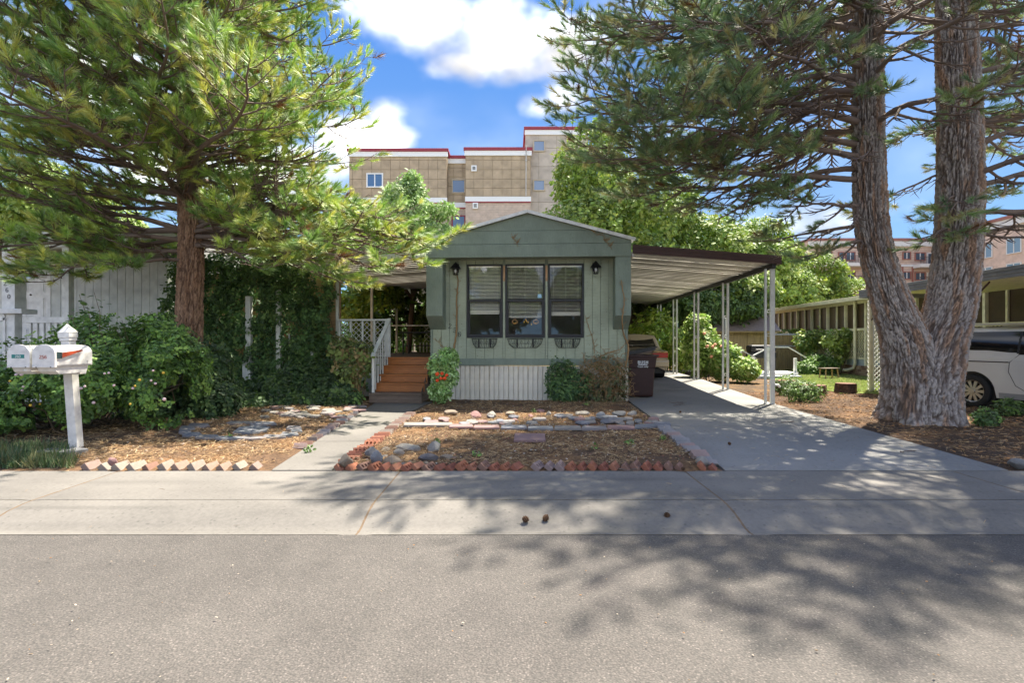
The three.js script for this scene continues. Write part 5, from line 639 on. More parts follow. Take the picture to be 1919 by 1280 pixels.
{ const o = thing('garden_steps', 'small white wooden landing with handrails beside the lawn', 'steps', null, [10.0, 0, -21.5], TURN); part('landing', rbox(-1.2, 1.2, .12, .24, -.6, .6), M.white, o); part('step', rbox(-1.2, 1.2, .02, .12, .6, .9), M.white, o); for (const [x, h] of [[-.95, 1.15], [-.45, .85], [.1, 1.2], [1.15, .8]]) part('post', rbox(x - .05, x + .05, .24, h, .4, .5), M.white, o); part('hand_rail', bar(V3(-.98, 1.15, .45), V3(-.4, .78, .62), .07, .04), M.white, o); part('hand_rail', bar(V3(.05, 1.22, .45), V3(.9, 1.22, .45), .07, .04), M.white, o); part('hand_rail', bar(V3(.9, 1.22, .45), V3(1.5, .82, .6), .07, .04), M.white, o); part('hand_rail', bar(V3(-.45, .9, .45), V3(.1, 1.18, .45), .06, .04), M.white, o); }
{ const o = thing('barbecue_grill', 'black barbecue grill behind the white garden steps', 'grill', null, [10.5, 0, -22.6], TURN); part('hood', [rbox(-.5, .55, 1.0, 1.3, -.3, .3, .08)], M.iron, o); part('firebox', rbox(-.5, .55, .75, .995, -.3, .3, .03), M.iron, o); for (const [x, z] of [[-.45, -.25], [.5, -.25], [-.45, .25], [.5, .25]]) part('leg', box(x - .025, x + .025, 0, .75, z - .025, z + .025), M.iron, o); part('handle', tube([V3(-.3, 1.12, .3), V3(-.3, 1.12, .36), V3(.35, 1.12, .36), V3(.35, 1.12, .3)], .015, 6), M.alu, o); }
{ const o = thing('hanging_post', 'slim white post standing beside the garden shed', 'post', null, [8.95, 0, -22.3]); part('post', rbox(-.06, .06, 0, 2.4, -.06, .06), M.whiteOld, o); part('cap', rbox(-.08, .08, 2.4, 2.45, -.08, .08), M.whiteOld, o); }
[[7.75, -15.2, .3, .34, 'broad sawn tree stump beside the carport posts'], [8.2, -14.6, .34, .26, 'lower sawn tree stump with a pale top near the lawn'], [9.3, -14.9, .26, .28, 'mossy broken stump at the edge of the lawn']].forEach(([x, z, R, h, label], k) => { const o = thing('tree_stump', label, 'stump', null, [x, 0, z]); barkTrunk('bark', o, [V3(0, -.05, 0), V3(0, h * .5, 0), V3(0, h, 0)], [R * 1.1, R, R * .97], { sides: 44, cells: 12, amp: .03, seed: 20 + k, tone: [.2, .12, .08] }); part('cut_face', new THREE.CylinderGeometry(R * .97, R * .97, .02, 28).translate(0, h - .004, 0), mat([.26, .13, .08], { map: 'wood', size: .3, rough: .9 }), o); });
{ const o = thing('garden_bench', 'small wooden bench beside the porch roses', 'bench', null, [12.1, 0, -20.4], .3); part('seat', rbox(-.35, .35, .4, .44, -.18, .18), M.greyWood, o); for (const [x, z] of [[-.28, -.12], [.28, -.12], [-.28, .12], [.28, .12]]) part('leg', bar(V3(x, .4, z), V3(x * 1.15, 0, z * 1.2), .04), M.tan, o); }

// ================================================================ APARTMENT BLOCKS
{
  const D = 43.5, X = px => (px - 960) * .0435, Y = py => 1.45 + (640 - py) * .0435; const o = thing('apartment_block', 'tan panel-clad apartment block with red roof edge rising behind the home', 'apartment block'), r = rngOf(12);
  const tans = [[.54, .42, .28], [.565, .44, .295], [.52, .405, .27]].map(c => mat(c, { map: 'blotch', size: 2.4, rough: .85 })), pale = [[.6, .52, .43], [.63, .545, .45]].map(c => mat(c, { map: 'blotch', size: 2.4, rough: .85 })), wh = mat([.85, .86, .84], { rough: .7 }), red = mat([.3, .03, .045], { rough: .5 }), sid = mat([.68, .54, .43], { map: 'blotch', size: 1.5, rough: .8 }), gl = mat([.1, .19, .34], { rough: .08 }), core = mat([.36, .28, .185], { rough: .95 });
  const panels = (x0, x1, y0, y1, z, xs, ys, ms) => { for (let i = 0; i < xs.length - 1; i++) for (let j = 0; j < ys.length - 1; j++) { const g2 = .013, a = Math.max(x0, xs[i]) + g2, b = Math.min(x1, xs[i + 1]) - g2, c = Math.max(y0, ys[j + 1]) + g2, d = Math.min(y1, ys[j]) - g2; if (b - a < .05 || d - c < .05) continue; part('panel', box(a, b, c, d, z - .05, z), ms[Math.floor(r() * ms.length)], o); } };
  const block = (p0, p1, cap, z, bandLow) => { const x0 = X(p0), x1 = X(p1); part('wall', box(x0, x1, -.1, Y(cap + 6), z - 14, z - .055), core, o); part('roof_cap', rbox(x0 - .15, x1 + .15, Y(cap + 6), Y(cap), z - 14, z + .18, .03), red, o); part('parapet_band', box(x0 - .08, x1 + .08, Y(cap + 15), Y(cap + 6), z - .05, z + .1), wh, o); if (bandLow) { part('floor_band', box(x0 - .03, x1 + .03, Y(bandLow + 9), Y(bandLow), z - .05, z + .08), wh, o); part('red_trim', box(x0, x1, Y(bandLow + 11), Y(bandLow + 9), z - .05, z + .06), red, o); const g = []; for (let y = Y(bandLow + 11); y > 3; y -= .2) g.push(extrude([[0, 0], [0, -.19], [.03, -.19]], x1 - x0).rotateY(Math.PI / 2).translate(x0, y, z - .03)); part('lap_siding', g, sid, o).userData.kind = 'stuff'; } };
  const ys = [293, 300, 318, 336, 353.5, 371].map(Y), col = (a, n, d = 17.7) => Array.from({ length: n }, (_, i) => X(a + d * i));
  block(655, 838, 279, -D, 371); panels(X(655), X(838), Y(371), Y(294), -D, col(644, 13), ys, tans);
  block(838, 873, 285, -D - .9, 375); panels(X(838), X(873), Y(375), Y(299), -D - .9, [X(838), X(848), X(866), X(884)], [299, 308, 325, 343, 360, 376].map(Y), tans);
  block(873, 995, 277, -D, 369); panels(X(873), X(995), Y(369), Y(292), -D, [873, 888.5].concat(Array.from({ length: 8 }, (_, i) => 906 + 17.7 * i)).map(X), [292, 300, 318, 335.5, 353, 370].map(Y), tans);
  block(986, 1105, 232, -D - .7, 0); panels(X(985), X(1105), 0, Y(246), -D - .7, [985, 1011, 1045, 1080, 1106].map(X), [246, 272, 307, 341, 375, 410, 445, 480].map(Y), pale);
  const win = (x0, x1, y0, y1, z, fm, two) => { const w = new THREE.Group(); w.name = 'window'; o.add(w); const a = X(x0), b = X(x1), c = Y(y1), d = Y(y0), f = .09; part('window_frame', [box(a, b, d - f, d, z, z + .09), box(a, b, c, c + f, z, z + .09), box(a, a + f, c + f, d - f, z, z + .09), box(b - f, b, c + f, d - f, z, z + .09)].concat(two ? [box((a + b) / 2 - .04, (a + b) / 2 + .04, c + f, d - f, z, z + .08)] : []), fm, w); part('pane', box(a + f, b - f, c + f, d - f, z + .01, z + .04), gl, w); };
  const beige = mat([.5, .42, .3], { rough: .7 }); win(845, 871, 330, 357, -D - .9, beige); win(845, 871, 399, 427, -D - .9, red); win(1000, 1023, 257, 279, -D - .7, beige); win(1000, 1023, 332, 354, -D - .7, beige); win(688, 719, 325, 352, -D, wh, true); win(1052, 1075, 332, 354, -D - .7, beige); win(688, 719, 400, 428, -D, wh, true);
  for (const [px, py] of [[889, 316], [891.5, 386]]) { const v = new THREE.Group(); v.name = 'vent'; o.add(v); part('vent_frame', [box(X(px - 5), X(px + 5), Y(py + 5.5), Y(py - 5.5), -D, -D + .1)], wh, v); for (const k of [-2.2, 0, 2.2]) part('slot', box(X(px - 2.7), X(px + 2.7), Y(py + k + .7), Y(py + k - .7), -D + .1, -D + .11), M.black, v); }
  part('pipe', [tube([V3(X(986.5), Y(275), -D + .15), V3(X(986), Y(368), -D + .15)], .05, 6), box(X(985), X(988), Y(303), Y(300), -D, -D + .2)], M.alu, o);
}
{
  const D = 80, X = px => (px - 960) * .08, Y = py => 1.45 + (640 - py) * .08; const o = thing('apartment_block', 'pink-beige apartment block with railed balconies far behind the lattice porch', 'apartment block'), pk = mat([.72, .54, .43], { map: 'blotch', size: 3, rough: .85 }), wh = mat([.66, .65, .62], { rough: .7 }), red = mat([.3, .12, .09], { rough: .6 }), gl = mat([.06, .09, .12], { rough: .08 }), ir = mat([.05, .04, .04], { rough: .5 }), dk = mat([.38, .27, .2], { map: 'blotch', size: 3, rough: .9 });
  part('wall', box(X(1515), 63, -.1, Y(452), -D - 14, -D), pk, o); part('roof_cap', box(X(1514), 63, Y(452), Y(447), -D - 14, -D + .3), red, o); part('parapet_band', box(X(1514), 63, Y(462), Y(452), -D, -D + .2), wh, o); for (const py of [497, 535, 572, 610]) part('floor_band', box(X(1515), 62.9, Y(py + 3), Y(py - 1), -D, -D + .12), wh, o); { const g = []; for (let y = Y(465); y > 1; y -= .35) g.push(box(X(1515), 62.8, y - .03, y, -D, -D + .04)); part('lap_lines', g, dk, o).userData.kind = 'stuff'; }
  const win = (x0, x1, y0, y1, f = red, two = true) => { const w = new THREE.Group(); w.name = 'window'; o.add(w); const a = X(x0), b = X(x1), c = Y(y1), d = Y(y0), t = .14; part('window_frame', [box(a, b, d - t, d, -D, -D + .14), box(a, b, c, c + t, -D, -D + .14), box(a, a + t, c + t, d - t, -D, -D + .14), box(b - t, b, c + t, d - t, -D, -D + .14)], f, w); if (two) part('mullion', box((a + b) / 2 - .06, (a + b) / 2 + .06, c + t, d - t, -D, -D + .13), wh, w); part('pane', box(a + t, b - t, c + t, d - t, -D + .02, -D + .06), gl, w); };
  const balc = (x0, x1, py) => { const bl = new THREE.Group(); bl.name = 'balcony'; o.add(bl); const a = X(x0), b = X(x1), y = Y(py); part('floor_slab', box(a, b, y - .5, y, -D + .15, -D + 1.6), wh, bl); const g = []; for (let x = a + .05; x < b; x += .22) g.push(box(x - .02, x + .02, y, y + 1, -D + 1.5, -D + 1.54)); part('railing', g.concat([box(a, b, y + 1, y + 1.06, -D + 1.49, -D + 1.55)]), ir, bl); };
  for (const dy of [-37, 0, 37]) { win(1540, 1559, 508 + dy, 524 + dy); win(1583.5, 1602, 509 + dy, 526 + dy, red); win(1570, 1581, 509 + dy, 532 + dy, red, false); balc(1568, 1617, 532 + dy); win(1690, 1706, 509 + dy, 524 + dy); win(1713, 1733, 510 + dy, 526 + dy); win(1736, 1750, 511 + dy, 534 + dy, wh, false); balc(1709, 1756, 534 + dy); win(1650, 1668, 508 + dy, 524 + dy); win(1770, 1790, 508 + dy, 524 + dy); }
  for (const px of [1563, 1617, 1690, 1709]) part('red_trim', box(X(px) - .1, X(px) + .1, 0, Y(500), -D + .01, -D + .16), red, o);
  // wing running toward the street at the side
  part('wing', box(63, 78, -.1, 17, -D - 10, -55), pk, o); part('wing_cap', box(62.7, 78, 17, 17.4, -D, -54.8), red, o); part('wing_band', box(62.85, 63, 16.1, 17, -D, -54.9), wh, o);
  for (const [z, y] of [[-68, 12.6], [-68, 9.4], [-64, 12.6], [-64, 9.4], [-72, 12.6], [-72, 9.4], [-60, 12.6], [-60, 9.4], [-68, 6.2], [-64, 6.2]]) { const w = new THREE.Group(); w.name = 'window'; o.add(w); part('window_frame', [box(62.86, 63, y - .1, y, z, z + 2), box(62.86, 63, y + 1.8, y + 1.9, z, z + 2), box(62.86, 63, y, y + 1.8, z, z + .1), box(62.86, 63, y, y + 1.8, z + 1.9, z + 2), box(62.87, 63, y, y + 1.8, z + .95, z + 1.05)], wh, w); part('pane', box(62.93, 62.98, y, y + 1.8, z + .1, z + 1.9), mat([.2, .32, .42], { rough: .1 }), w); }
}

// ================================================================ EDGINGS, ROCKS, LITTER
const brickG = (() => { const s = new THREE.Shape([[-.1, -.05], [.1, -.05], [.1, .05], [-.1, .05]].map(p => new THREE.Vector2(...p))); for (const x of [-.06, .0, .06]) { const h = new THREE.Path(); h.absellipse(x, 0, .022, .03, 0, 6.2832, true, 0); s.holes.push(h); } return uvBox(join(new THREE.ExtrudeGeometry(s, { depth: .058, bevelEnabled: true, bevelSize: .004, bevelThickness: .004, bevelSegments: 1, curveSegments: 4 }).translate(0, 0, -.029))); })(); // x length, y width, z thickness
const brickS = uvBox(join(new RoundedBoxGeometry(.2, .1, .066, 1, .007)));
const brickM = [[.39, .145, .075], [.34, .12, .07], [.42, .175, .1], [.29, .1, .06]].map(c => mat(c, { map: 'blotch', size: .22, bump: 'grain', bsize: .12, bs: .003, rough: .9 })), oldBrickM = [[.33, .22, .165], [.29, .2, .165], [.32, .26, .21], [.28, .155, .11]].map(c => mat(c, { map: 'blotch', size: .22, bump: 'grain', bsize: .12, bs: .003, rough: .95 }));
const greyBrickM = [[.26, .25, .25], [.3, .27, .26], [.34, .24, .21]].map(c => mat(c, { map: 'concrete', size: .4, bump: 'grain', bsize: .12, bs: .003, rough: .95 }));
function leanBrick(parent, x, z, turn, tilt, g, m, y = .02, s = 1) { const b = new THREE.Mesh(g, m); b.name = 'brick'; b.scale.setScalar(s); b.rotation.order = 'YXZ'; b.rotation.set(tilt, turn, 0); b.position.set(x, y, z); parent.add(b); return b; }
{
  const r = rngOf(19), o = thing('brick_edging', 'row of leaning red cored bricks edging the front bed along the pavement', 'brick edging'); let k = 0;
  for (let x = -1.93; x < 2.36; x += .124, k++) { if (k === 17 || k === 32) continue; const g = r() < .8 ? brickG : brickS; leanBrick(o, x + (r() - .5) * .012, -6.09 + (r() - .5) * .025, Math.PI / 2 - .38 + (r() - .5) * .2, -.8 + (r() - .5) * .22, g, x > .1 && x < .6 ? greyBrickM[2] : r() < .25 ? oldBrickM[3] : brickM[Math.floor(r() * 4)], .018 + (r() - .5) * .022, .82 + .16 * r()); }
  const o2 = thing('brick_edging', 'leaning red bricks edging the front bed along the garden path', 'brick edging'); for (let d = 6.3; d < 10.6; d += .155) { const x = PA(d)[1] + .07; leanBrick(o2, x + (r() - .5) * .03, -d, .1 + (r() - .5) * .35, -.7 + (r() - .5) * .3, d < 7.9 && r() < .8 ? brickG : brickS, d > 8.3 ? oldBrickM[Math.floor(r() * 4)] : brickM[Math.floor(r() * 4)], r() * .02 + .008, .82 + .12 * r()); }
  const o3 = thing('brick_edging', 'row of pale worn bricks edging the bed below the mailboxes', 'brick edging'); for (let x = -4.78; x < -2.85; x += .168) leanBrick(o3, x + (r() - .5) * .03, -6.1 + (r() - .5) * .03, Math.PI / 2 + (r() - .5) * .3, -.68 + (r() - .5) * .3, brickS, oldBrickM[Math.floor(r() * 4)], .008 + .02 * r(), .9 + .2 * r());
  const o4 = thing('brick_edging', 'worn grey and tan bricks edging the garden path opposite the rocks', 'brick edging'); for (let d = 6.5; d < 11.3; d += .19) { if (r() < .34) continue; const x = PA(d)[0] - .08; leanBrick(o4, x + (r() - .5) * .05, -d, .08 + (r() - .5) * .6, -.5 + (r() - .5) * .5, brickS, (r() < .5 ? greyBrickM[Math.floor(r() * 3)] : oldBrickM[Math.floor(r() * 4)]), .004 + .015 * r(), .75 + .25 * r()); }
  const o5 = thing('block_edging', 'stepped grey concrete blocks edging the bed beside the driveway', 'block edging'); for (let d = 6.25; d < 9.3; d += .165) leanBrick(o5, DR(d)[0] - .1 + (r() - .5) * .03, -d, Math.PI + .1 + (r() - .5) * .25, -.72 + (r() - .5) * .2, brickS, greyBrickM[Math.floor(r() * 3)], .012 + .02 * r(), .9 + .2 * r());
}
// loose rocks
function rockGeo(seed, flat = .65, sharp = .5) { const g = new THREE.IcosahedronGeometry(1, 3), p = g.attributes.position, v = V3(); const planes = []; const r = rngOf(seed * 13 + 1); for (let k = 0; k < 13; k++) { const n = V3(r() - .5, r() - .5, r() - .5).normalize(); planes.push([n, .5 + .34 * r()]); } for (let i = 0; i < p.count; i++) { v.fromBufferAttribute(p, i); let s = 1 + .25 * (fbm3(v.x * 1.5 + seed, v.y * 1.5, v.z * 1.5, 3, seed) - .5); for (const [n, d] of planes) { const q = v.dot(n); if (q * s > d) s = mix(s, d / q, Math.min(1, sharp + .48)); } s *= 1 + .05 * (fbm3(v.x * 7, v.y * 7 + seed, v.z * 7, 2, seed + 4) - .5); p.setXYZ(i, v.x * s, v.y * s * flat, v.z * s); } g.computeVertexNormals(); return uvBox(join(g)); }
const ROCKS = Array.from({ length: 9 }, (_, i) => rockGeo(i + 1, [.7, .55, .8, .6, .5, .75, .45, .65, .7][i], i % 3 ? .5 : .2));
const rockC = { white: [.41, .37, .315], grey: [.27, .26, .25], blue: [.26, .27, .29], pink: [.42, .24, .22], tan: [.34, .27, .2], dark: [.15, .14, .15] }; const rockM = {}; for (const k in rockC) rockM[k] = mat(rockC[k], { map: 'blotch', size: .25, bump: 'grain', bsize: .1, bs: .008, rough: .95 });
function rock(px, py, w, h, color, label, group, rot = 0) { const p = G(px, py + h * .45), d = -p.z, sx = w / 2000 * d, sy = h / 1000 * d; const k = Math.floor(h3(px | 0, py | 0, 4) * 9); const o = new THREE.Mesh(ROCKS[k], rockM[color]); o.name = numbered('rock'); o.position.set(p.x, sy * .36, p.z); o.scale.set(sx, sy / 1.25, sx * .8); o.rotation.y = h3(px | 0, 7, 7) * 6.28; o.userData = { label, category: 'rock', group }; scene.add(o); }
for (const [px, py, w, h, c, l] of [[697, 847, 36, 26, 'grey', 'angular grey rock with a brown side in the heap by the path'], [706, 858, 32, 34, 'blue', 'rounded speckled grey cobble in the rock heap by the path'], [648, 863, 30, 34, 'tan', 'upright pale boulder at the corner of the front bed'], [735, 861, 42, 22, 'tan', 'low crusty tan rock in the heap behind the brick row'], [766, 838, 62, 16, 'white', 'long white rock lying behind the rock heap'], [748, 848, 22, 20, 'white', 'small white wedge rock beside the long white rock'], [815, 838, 36, 26, 'grey', 'smooth grey boulder beside the long white rock'], [803, 858, 40, 24, 'dark', 'grey and white streaked rock behind the brick row'], [838, 857, 32, 18, 'tan', 'flat tan rock beside the streaked rock'], [722, 842, 22, 14, 'tan', 'small tan stone in the rock heap'], [892, 776, 28, 17, 'pink', 'rounded pink boulder in the back stone row'], [922, 776, 24, 15, 'white', 'knobbly cream boulder beside the pink boulder'], [845, 771, 32, 18, 'tan', 'weathered tan boulder near the rose bush'], [958, 775, 28, 13, 'tan', 'low tan boulder in the back stone row'], [1012, 769, 24, 13, 'pink', 'pinkish angular stone in the back stone row'], [1028, 776, 15, 13, 'white', 'small pale round stone in the back stone row'], [1092, 774, 32, 14, 'white', 'broad cream rock in the back stone row'], [1128, 776, 26, 14, 'blue', 'blue-grey pointed rock in the back stone row'], [1162, 773, 36, 20, 'grey', 'largest grey boulder in the back stone row by the driveway'], [1186, 775, 28, 16, 'grey', 'sloping grey boulder at the driveway end of the stone row'], [1065, 777, 16, 9, 'white', 'small white stone before the broad cream rock'], [1048, 776, 18, 9, 'tan', 'small tan stone in the back stone row'], [998, 793, 28, 12, 'white', 'pale rounded rock among the flagstones'], [955, 797, 20, 9, 'white', 'small pale stone among the flagstones'], [1315, 862, 30, 22, 'white', 'pale rock at the driveway corner of the bed'], [213, 864, 20, 28, 'pink', 'upright pink stone at the end of the pale brick row'], [1908, 868, 34, 26, 'grey', 'grey boulder at the edge of the mulch by the driveway']]) rock(px, py, w, h, c, l, 'loose rocks in the front beds');
{ // small cobbles scattered among the flags
  const r = rngOf(61); for (let k = 0; k < 42; k++) { const px = 830 + r() * 380, py = 779 + r() * 26; const c = ['white', 'grey', 'pink', 'tan', 'blue'][Math.floor(r() * 5)]; rock(px, py, 6 + r() * 9, 4 + r() * 5, c, `small loose ${c} cobble among the flagstones of the front bed`, `small ${c} cobbles among the flagstones`); }
  for (let k = 0; k < 14; k++) { const px = 690 + r() * 170, py = 846 + r() * 26; const c = ['white', 'grey', 'pink', 'tan'][Math.floor(r() * 4)]; rock(px, py, 9 + r() * 10, 6 + r() * 7, c, `small ${c} stone tucked in the rock heap behind the bricks`, `small ${c} stones in the rock heap`); }
}
// flat slates
const flagM = [[.22, .225, .24], [.2, .205, .235], [.3, .19, .18], [.26, .235, .23], [.29, .265, .24]].map(c => mat(c, { map: 'concrete', size: .7, bump: 'grain', bsize: .2, bs: .004, rough: .9 }));
function flag(parent, pts, m, y = .03, th = .03) { const s = extrude(pts.map(([px, py]) => { const p = G(px, py); return [p.x, -p.z]; }), th, { bevelEnabled: true, bevelSize: .006, bevelThickness: .005, bevelSegments: 1 }).rotateX(-Math.PI / 2).translate(0, y - .005, 0); part('flagstone', s, m, parent); }
{
  const o = thing('slate_strip', 'straight strip of long grey and pink slates crossing the front bed', 'paving strip'); [[757, 850, 801, 4], [842, 888, 805, 2], [888, 937, 806, 2], [939, 988, 807, 1], [989, 1038, 808, 0], [1039, 1090, 808, 4], [1090, 1138, 808, 3], [1138, 1190, 807, 2], [1189, 1236, 805, 0], [1226, 1258, 802, 1]].forEach(([a, b, y, m], i) => flag(o, [[a + 1, y + 2.6], [b - 1, y + 2.6 - (i > 7 ? 2 : 0)], [b - 3, y - 2.6 - (i > 7 ? 2 : 0)], [a + 2, y - 2.6]], flagM[m], .035 + .006 * (i % 2)));
  const o2 = thing('slate_slab', 'single pink rectangular slate lying in the middle of the front bed', 'paving slab'); flag(o2, [[964, 833], [1022, 834], [1021, 821], [966, 820]], flagM[2], .04);
  const r = rngOf(64), o3 = thing('flagstone_band', 'band of broken flat stones between the slate strip and the boulders', 'paving'); for (let k = 0; k < 46; k++) { const px = 800 + r() * 430, py = 784 + r() * 15, w = 10 + r() * 16, h = 1.6 + r() * 1.6; flag(o3, [[px - w * .5, py + h * (r() - .2)], [px - w * .1, py + h], [px + w * .5, py + h * .6], [px + w * .45, py - h * .6], [px, py - h], [px - w * .4, py - h * .7]], flagM[Math.floor(r() * 5)], .03 + .014 * r(), .025); }
  const o4 = thing('flagstone_ring', 'ring of flat stones around a grey slab in the needle-covered bed', 'paving'); flag(o4, [[438, 818], [470, 820], [500, 814], [506, 807], [480, 804], [450, 808]], flagM[0], .04); for (let k = 0; k < 15; k++) { const a = k / 15 * 6.283 + .1, cx = 452 + Math.cos(a) * 105, cy = 813 + Math.sin(a) * 15, w = 17 * Math.abs(Math.sin(a)) + 9, h = 2.2 + 1.6 * Math.abs(Math.cos(a)); if (r() < .1) continue; flag(o4, [[cx - w, cy + h * .6], [cx - w * .2, cy + h], [cx + w, cy + h * .4], [cx + w * .8, cy - h * .8], [cx - w * .7, cy - h]], flagM[[3, 4, 0][Math.floor(r() * 3)]], .035); }
  const o5 = thing('flagstone_patch', 'patch of broken pale flagstones at the foot of the ivy by the stairs', 'paving'); for (let k = 0; k < 48; k++) { const px = 480 + r() * 205, py = 765 + r() * 22, w = 10 + r() * 14, h = 1.2 + r() * 1.4; if (px > 690 - (py - 762) * 1.4) continue; flag(o5, [[px - w * .6, py + h * .5], [px, py + h], [px + w * .6, py + h * .3], [px + w * .4, py - h], [px - w * .4, py - h]], flagM[[3, 4, 2, 4][Math.floor(r() * 4)]], .03 + .014 * r(), .025); }
}
// pine straw, bark chips and leaves on the beds
const strawG = (() => { const g = new THREE.BufferGeometry(); g.setAttribute('position', new THREE.Float32BufferAttribute([-.5, 0, -.022, .5, .06, 0, -.5, 0, .022, -.5, 0, .022, .5, .06, 0, .4, 0, .034], 3)); g.computeVertexNormals(); return g; })(), chipG = (() => { const g = new THREE.IcosahedronGeometry(.5, 0).scale(1, .35, .6); g.deleteAttribute('uv'); return g; })();
function litter(name, n, place, g, palette, s0, s1, seed, y0 = .015) { const r = rngOf(seed), L = []; let guard = 0; while (L.length < n && guard++ < n * 5) { const p = place(r); if (!p) continue; DUM.position.set(p[0], y0 + .03 * r() + (p[2] ?? 0), p[1]); DUM.rotation.set((r() - .5) * .5, r() * 6.28, (r() - .5) * .5); const s = mix(s0, s1, r()); DUM.scale.set(s, s, s); DUM.updateMatrix(); L.push([DUM.matrix.clone(), pal(palette, r)]); } instanced(name, g, M.straw, L, scene); }
const bedY = (x, d, h) => h + bumpy(x, d, 1) - .012;
const GOLD = [[.54, .38, .19], [.45, .3, .15], [.6, .45, .26], [.36, .24, .12]], BRN = [[.26, .15, .07], [.18, .1, .05], [.34, .21, .1], [.12, .07, .04]];
const inBed = r => { const d = 6.15 + Math.pow(r(), 1.25) * 6.6, [a] = [PA(d)[1]], b = DR(d)[0]; const x = mix(a + .12, b - .1, r()); return [x, -d, bedY(x, d, .02), d]; };
litter('pine_straw', 24000, r => { const p = inBed(r); return fbm2(p[0] * 1.7, p[3] * 1.7, 3, 44) < .36 ? null : p; }, strawG, GOLD.concat(BRN), .035, .1, 301);
litter('bark_chips', 2600, inBed, chipG, BRN.concat([[.3, .12, .08], [.4, .36, .3]]), .012, .045, 302);
const inLeft = r => { const d = 6.2 + Math.pow(r(), 1.2) * 6.5, x = mix(-8.5, PA(d)[0] - .12, Math.pow(r(), .6)); return [x, -d, bedY(x, d, .02), d]; };
litter('pine_straw_001', 21000, r => { const p = inLeft(r); return fbm2(p[0] * 1.7, p[3] * 1.7, 3, 45) < .34 ? null : p; }, strawG, GOLD.concat(BRN.slice(0, 3)), .035, .1, 303);
litter('bark_chips_001', 2000, inLeft, chipG, BRN.concat([[.42, .33, .25]]), .012, .05, 304);
litter('leaf_litter', 11000, r => { const d = 6.1 + Math.pow(r(), 1.3) * 9, x = mix(DR(d)[1] + .05, 13, r()); return [x, -d, bedY(x, d, .01)]; }, strawG, BRN.concat([[.4, .26, .12], [.36, .25, .15]]), .05, .15, 305);
litter('bark_chips_002', 2600, r => { const d = 6.1 + Math.pow(r(), 1.3) * 9, x = mix(DR(d)[1] + .05, 12.5, r()); return [x, -d, bedY(x, d, .01)]; }, chipG, BRN.concat([[.4, .2, .08]]), .02, .07, 306);
litter('pavement_debris', 420, r => { const d = 4.4 + r() * 8; const x = d > 6 ? mix(DR(d)[0] + .1, DR(d)[1] - .1, r()) : mix(-6, 7, r()); return [x, -d, d > 6 ? .0 : d < 4.6 ? -.1 : d < 4.86 ? -.045 : -.012]; }, strawG, BRN.concat(GOLD), .02, .07, 307, .012);
litter('road_debris', 130, r => [mix(-3.5, 3.5, r()), -2.3 - r() * 1.8, -.1], chipG, [[.3, .16, .07], [.4, .33, .25], [.2, .15, .1]], .006, .02, 308, .02);
{ // little weeds in the front bed
  const r = rngOf(88); [[895, 862], [1115, 848], [1180, 838], [820, 838], [1240, 828], [1000, 776], [1100, 762], [580, 850], [430, 825]].forEach(([px, py]) => { const p = G(px, py), t = thing('weed_sprout', 'tiny green weed sprout in the bare front bed', 'plant', 'weed sprouts in the bare beds'); foliage('leaves', t, [[p.x, .06, p.z, .07, .05, .05]], 26, GEO.leaf, M.leaf, MID, { size: .045, seed: px }); }); }
// grass: verge by the mailboxes, lawn
const bladeG = (() => { const r = rngOf(2), pos = []; for (let k = 0; k < 7; k++) { const a = r() * 6.28, x = (r() - .5) * .5, z = (r() - .5) * .5, l = .5 + .5 * r(), dx = Math.cos(a) * .45 * l, dz = Math.sin(a) * .45 * l, w = .05; pos.push(x - w * Math.sin(a), 0, z + w * Math.cos(a), x + w * Math.sin(a), 0, z - w * Math.cos(a), x + dx, l, z + dz); } const g = new THREE.BufferGeometry(); g.setAttribute('position', new THREE.Float32BufferAttribute(pos, 3)); g.computeVertexNormals(); return g; })();
{ const r = rngOf(401), L = []; for (let k = 0; k < 900; k++) { const px = -60 + r() * 200, py = 838 + r() * 40, p = G(px, py); if (p.z > -6.08) continue; DUM.position.set(p.x, 0, p.z); DUM.rotation.set((r() - .5) * .6, r() * 6.28, (r() - .5) * .6); const s = .08 + .14 * r(); DUM.scale.set(s, s * (.7 + .6 * r()), s); DUM.updateMatrix(); L.push([DUM.matrix.clone(), pal([[.06, .12, .03], [.1, .16, .05], [.2, .2, .08]], r)]); } instanced('verge_grass', bladeG, M.leafDull, L, scene).userData.label = 'long dark grass along the pavement below the mailboxes';
  const L2 = []; for (let k = 0; k < 16000; k++) { const v = r(), d = mix(14.8, 27.5, v), x = mix(mix(9.1, 11.5, v), 14.5, r()); DUM.position.set(x, .02 + bumpy(x, d, .6), -d); DUM.rotation.set((r() - .5) * .4, r() * 6.28, (r() - .5) * .4); const s = .06 + .07 * r(); DUM.scale.set(s * 1.4, s, s * 1.4); DUM.updateMatrix(); L2.push([DUM.matrix.clone(), pal([[.24, .34, .06], [.32, .4, .09], [.42, .42, .16]], r)]); } instanced('lawn_grass', bladeG, M.leaf, L2, scene); }
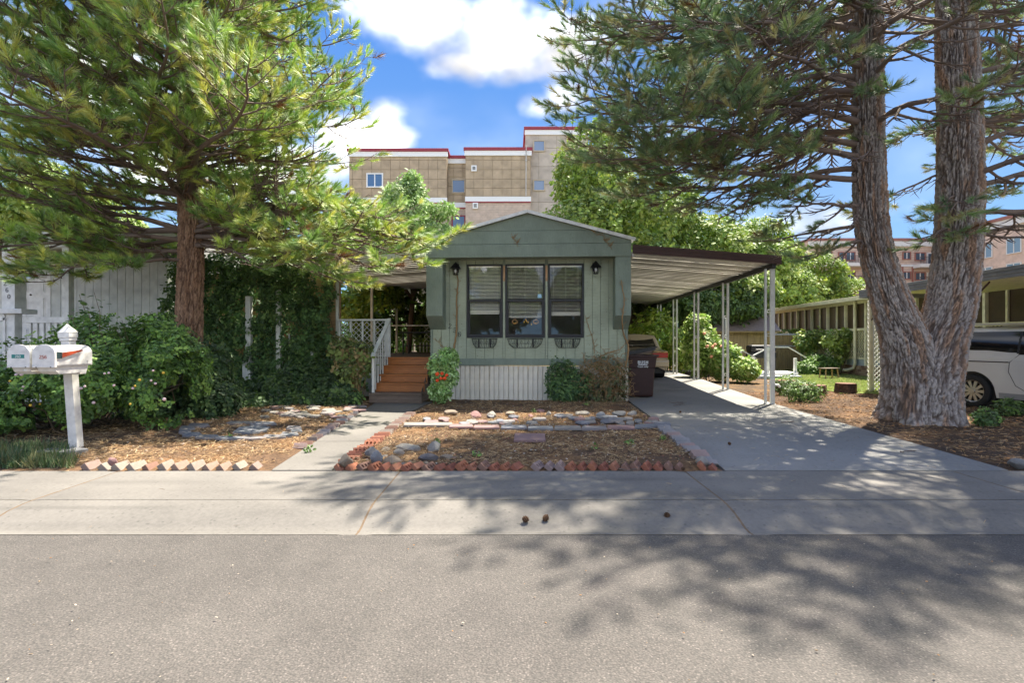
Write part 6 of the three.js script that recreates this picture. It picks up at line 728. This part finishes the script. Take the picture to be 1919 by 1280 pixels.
{ // strappy plant beside the ivy
  const t = thing('strap_plant', 'clump of long arching strap leaves beside the ivy mound', 'plant'), r = rngOf(90), gs = [], p = G(425, 752); for (let k = 0; k < 22; k++) { const a = r() * 6.28, l = .3 + .25 * r(), q = []; for (let i = 0; i <= 5; i++) { const u = i / 5; q.push(V3(p.x - .1 + Math.cos(a) * l * u, .05 + l * (1.3 * u - 1.1 * u * u), -11.6 + Math.sin(a) * l * u)); } gs.push(tube(q, [.012, .012, .011, .009, .006, .002], 4)); } part('leaves', gs, mat([.14, .22, .05], { rough: .6 }), t); }
// cones on the pavement
{ const cone = (() => { const gs = [new THREE.SphereGeometry(.028, 8, 6).scale(1, 1.2, 1)]; for (let k = 0; k < 44; k++) { const y = -1 + 2 * k / 43, a = k * 2.4, rr = Math.sqrt(Math.max(.05, 1 - y * y)) * .034; gs.push(new THREE.ConeGeometry(.011, .02, 4).rotateZ(-Math.PI / 2 + .4).translate(rr, y * .036, 0).rotateY(a)); } return uvBox(join(gs)); })(), cm = mat([.15, .075, .035], { map: 'bark', size: .1, rough: .9 });
  [[985, 975, .0], [1023, 973, 1], [1250, 968, 2], [1275, 775, 3], [1367, 836, 4], [1280, 884, 5]].forEach(([px, py], k) => { const d = 1.5 / (py - 640) * 1000 * (py > 940 ? 1 : .967), o = new THREE.Mesh(cone, cm); o.name = numbered('pine_cone'); o.position.set((px - 960) / 1000 * d, py > 940 ? -.04 : .035, -d); o.rotation.set(.6 + k, k, 1.2); o.scale.setScalar(k > 2 ? .6 : .72); o.userData = { label: k < 3 ? 'open brown pine cone lying in the gutter' : 'small brown pine cone lying on the driveway concrete', category: 'pine cone', group: k < 3 ? 'pine cones in the gutter' : 'pine cones on the driveway' }; scene.add(o); }); }
{ // dead twigs on the driveway
  const r = rngOf(95); [[1270, 757, .4], [1275, 762, .3], [1180, 884, .25], [1480, 795, .3], [1235, 735, .5], [1700, 850, .2]].forEach(([px, py, l]) => { const p = G(px, py), t = thing('fallen_twig', 'thin dark twig fallen on the concrete drive', 'twig', 'twigs fallen on the concrete'); const a = V3(p.x - l / 2, .03, p.z), b = V3(p.x + l / 2, .03, p.z + (r() - .5) * .3); part('stem', tube(wander(a, b, 4, .06, r).map(q => { q.y = .022 + .02 * r(); return q; }), [.008, .007, .006, .005, .003], 5), M.limb, t); part('side_twig', tube([a.clone().lerp(b, .5).setY(.03), a.clone().lerp(b, .7).add(V3(0, .03, .1))], .004, 4), M.limb, t); }); }
scene.children.forEach(shade);
renderer.render(scene, camera);
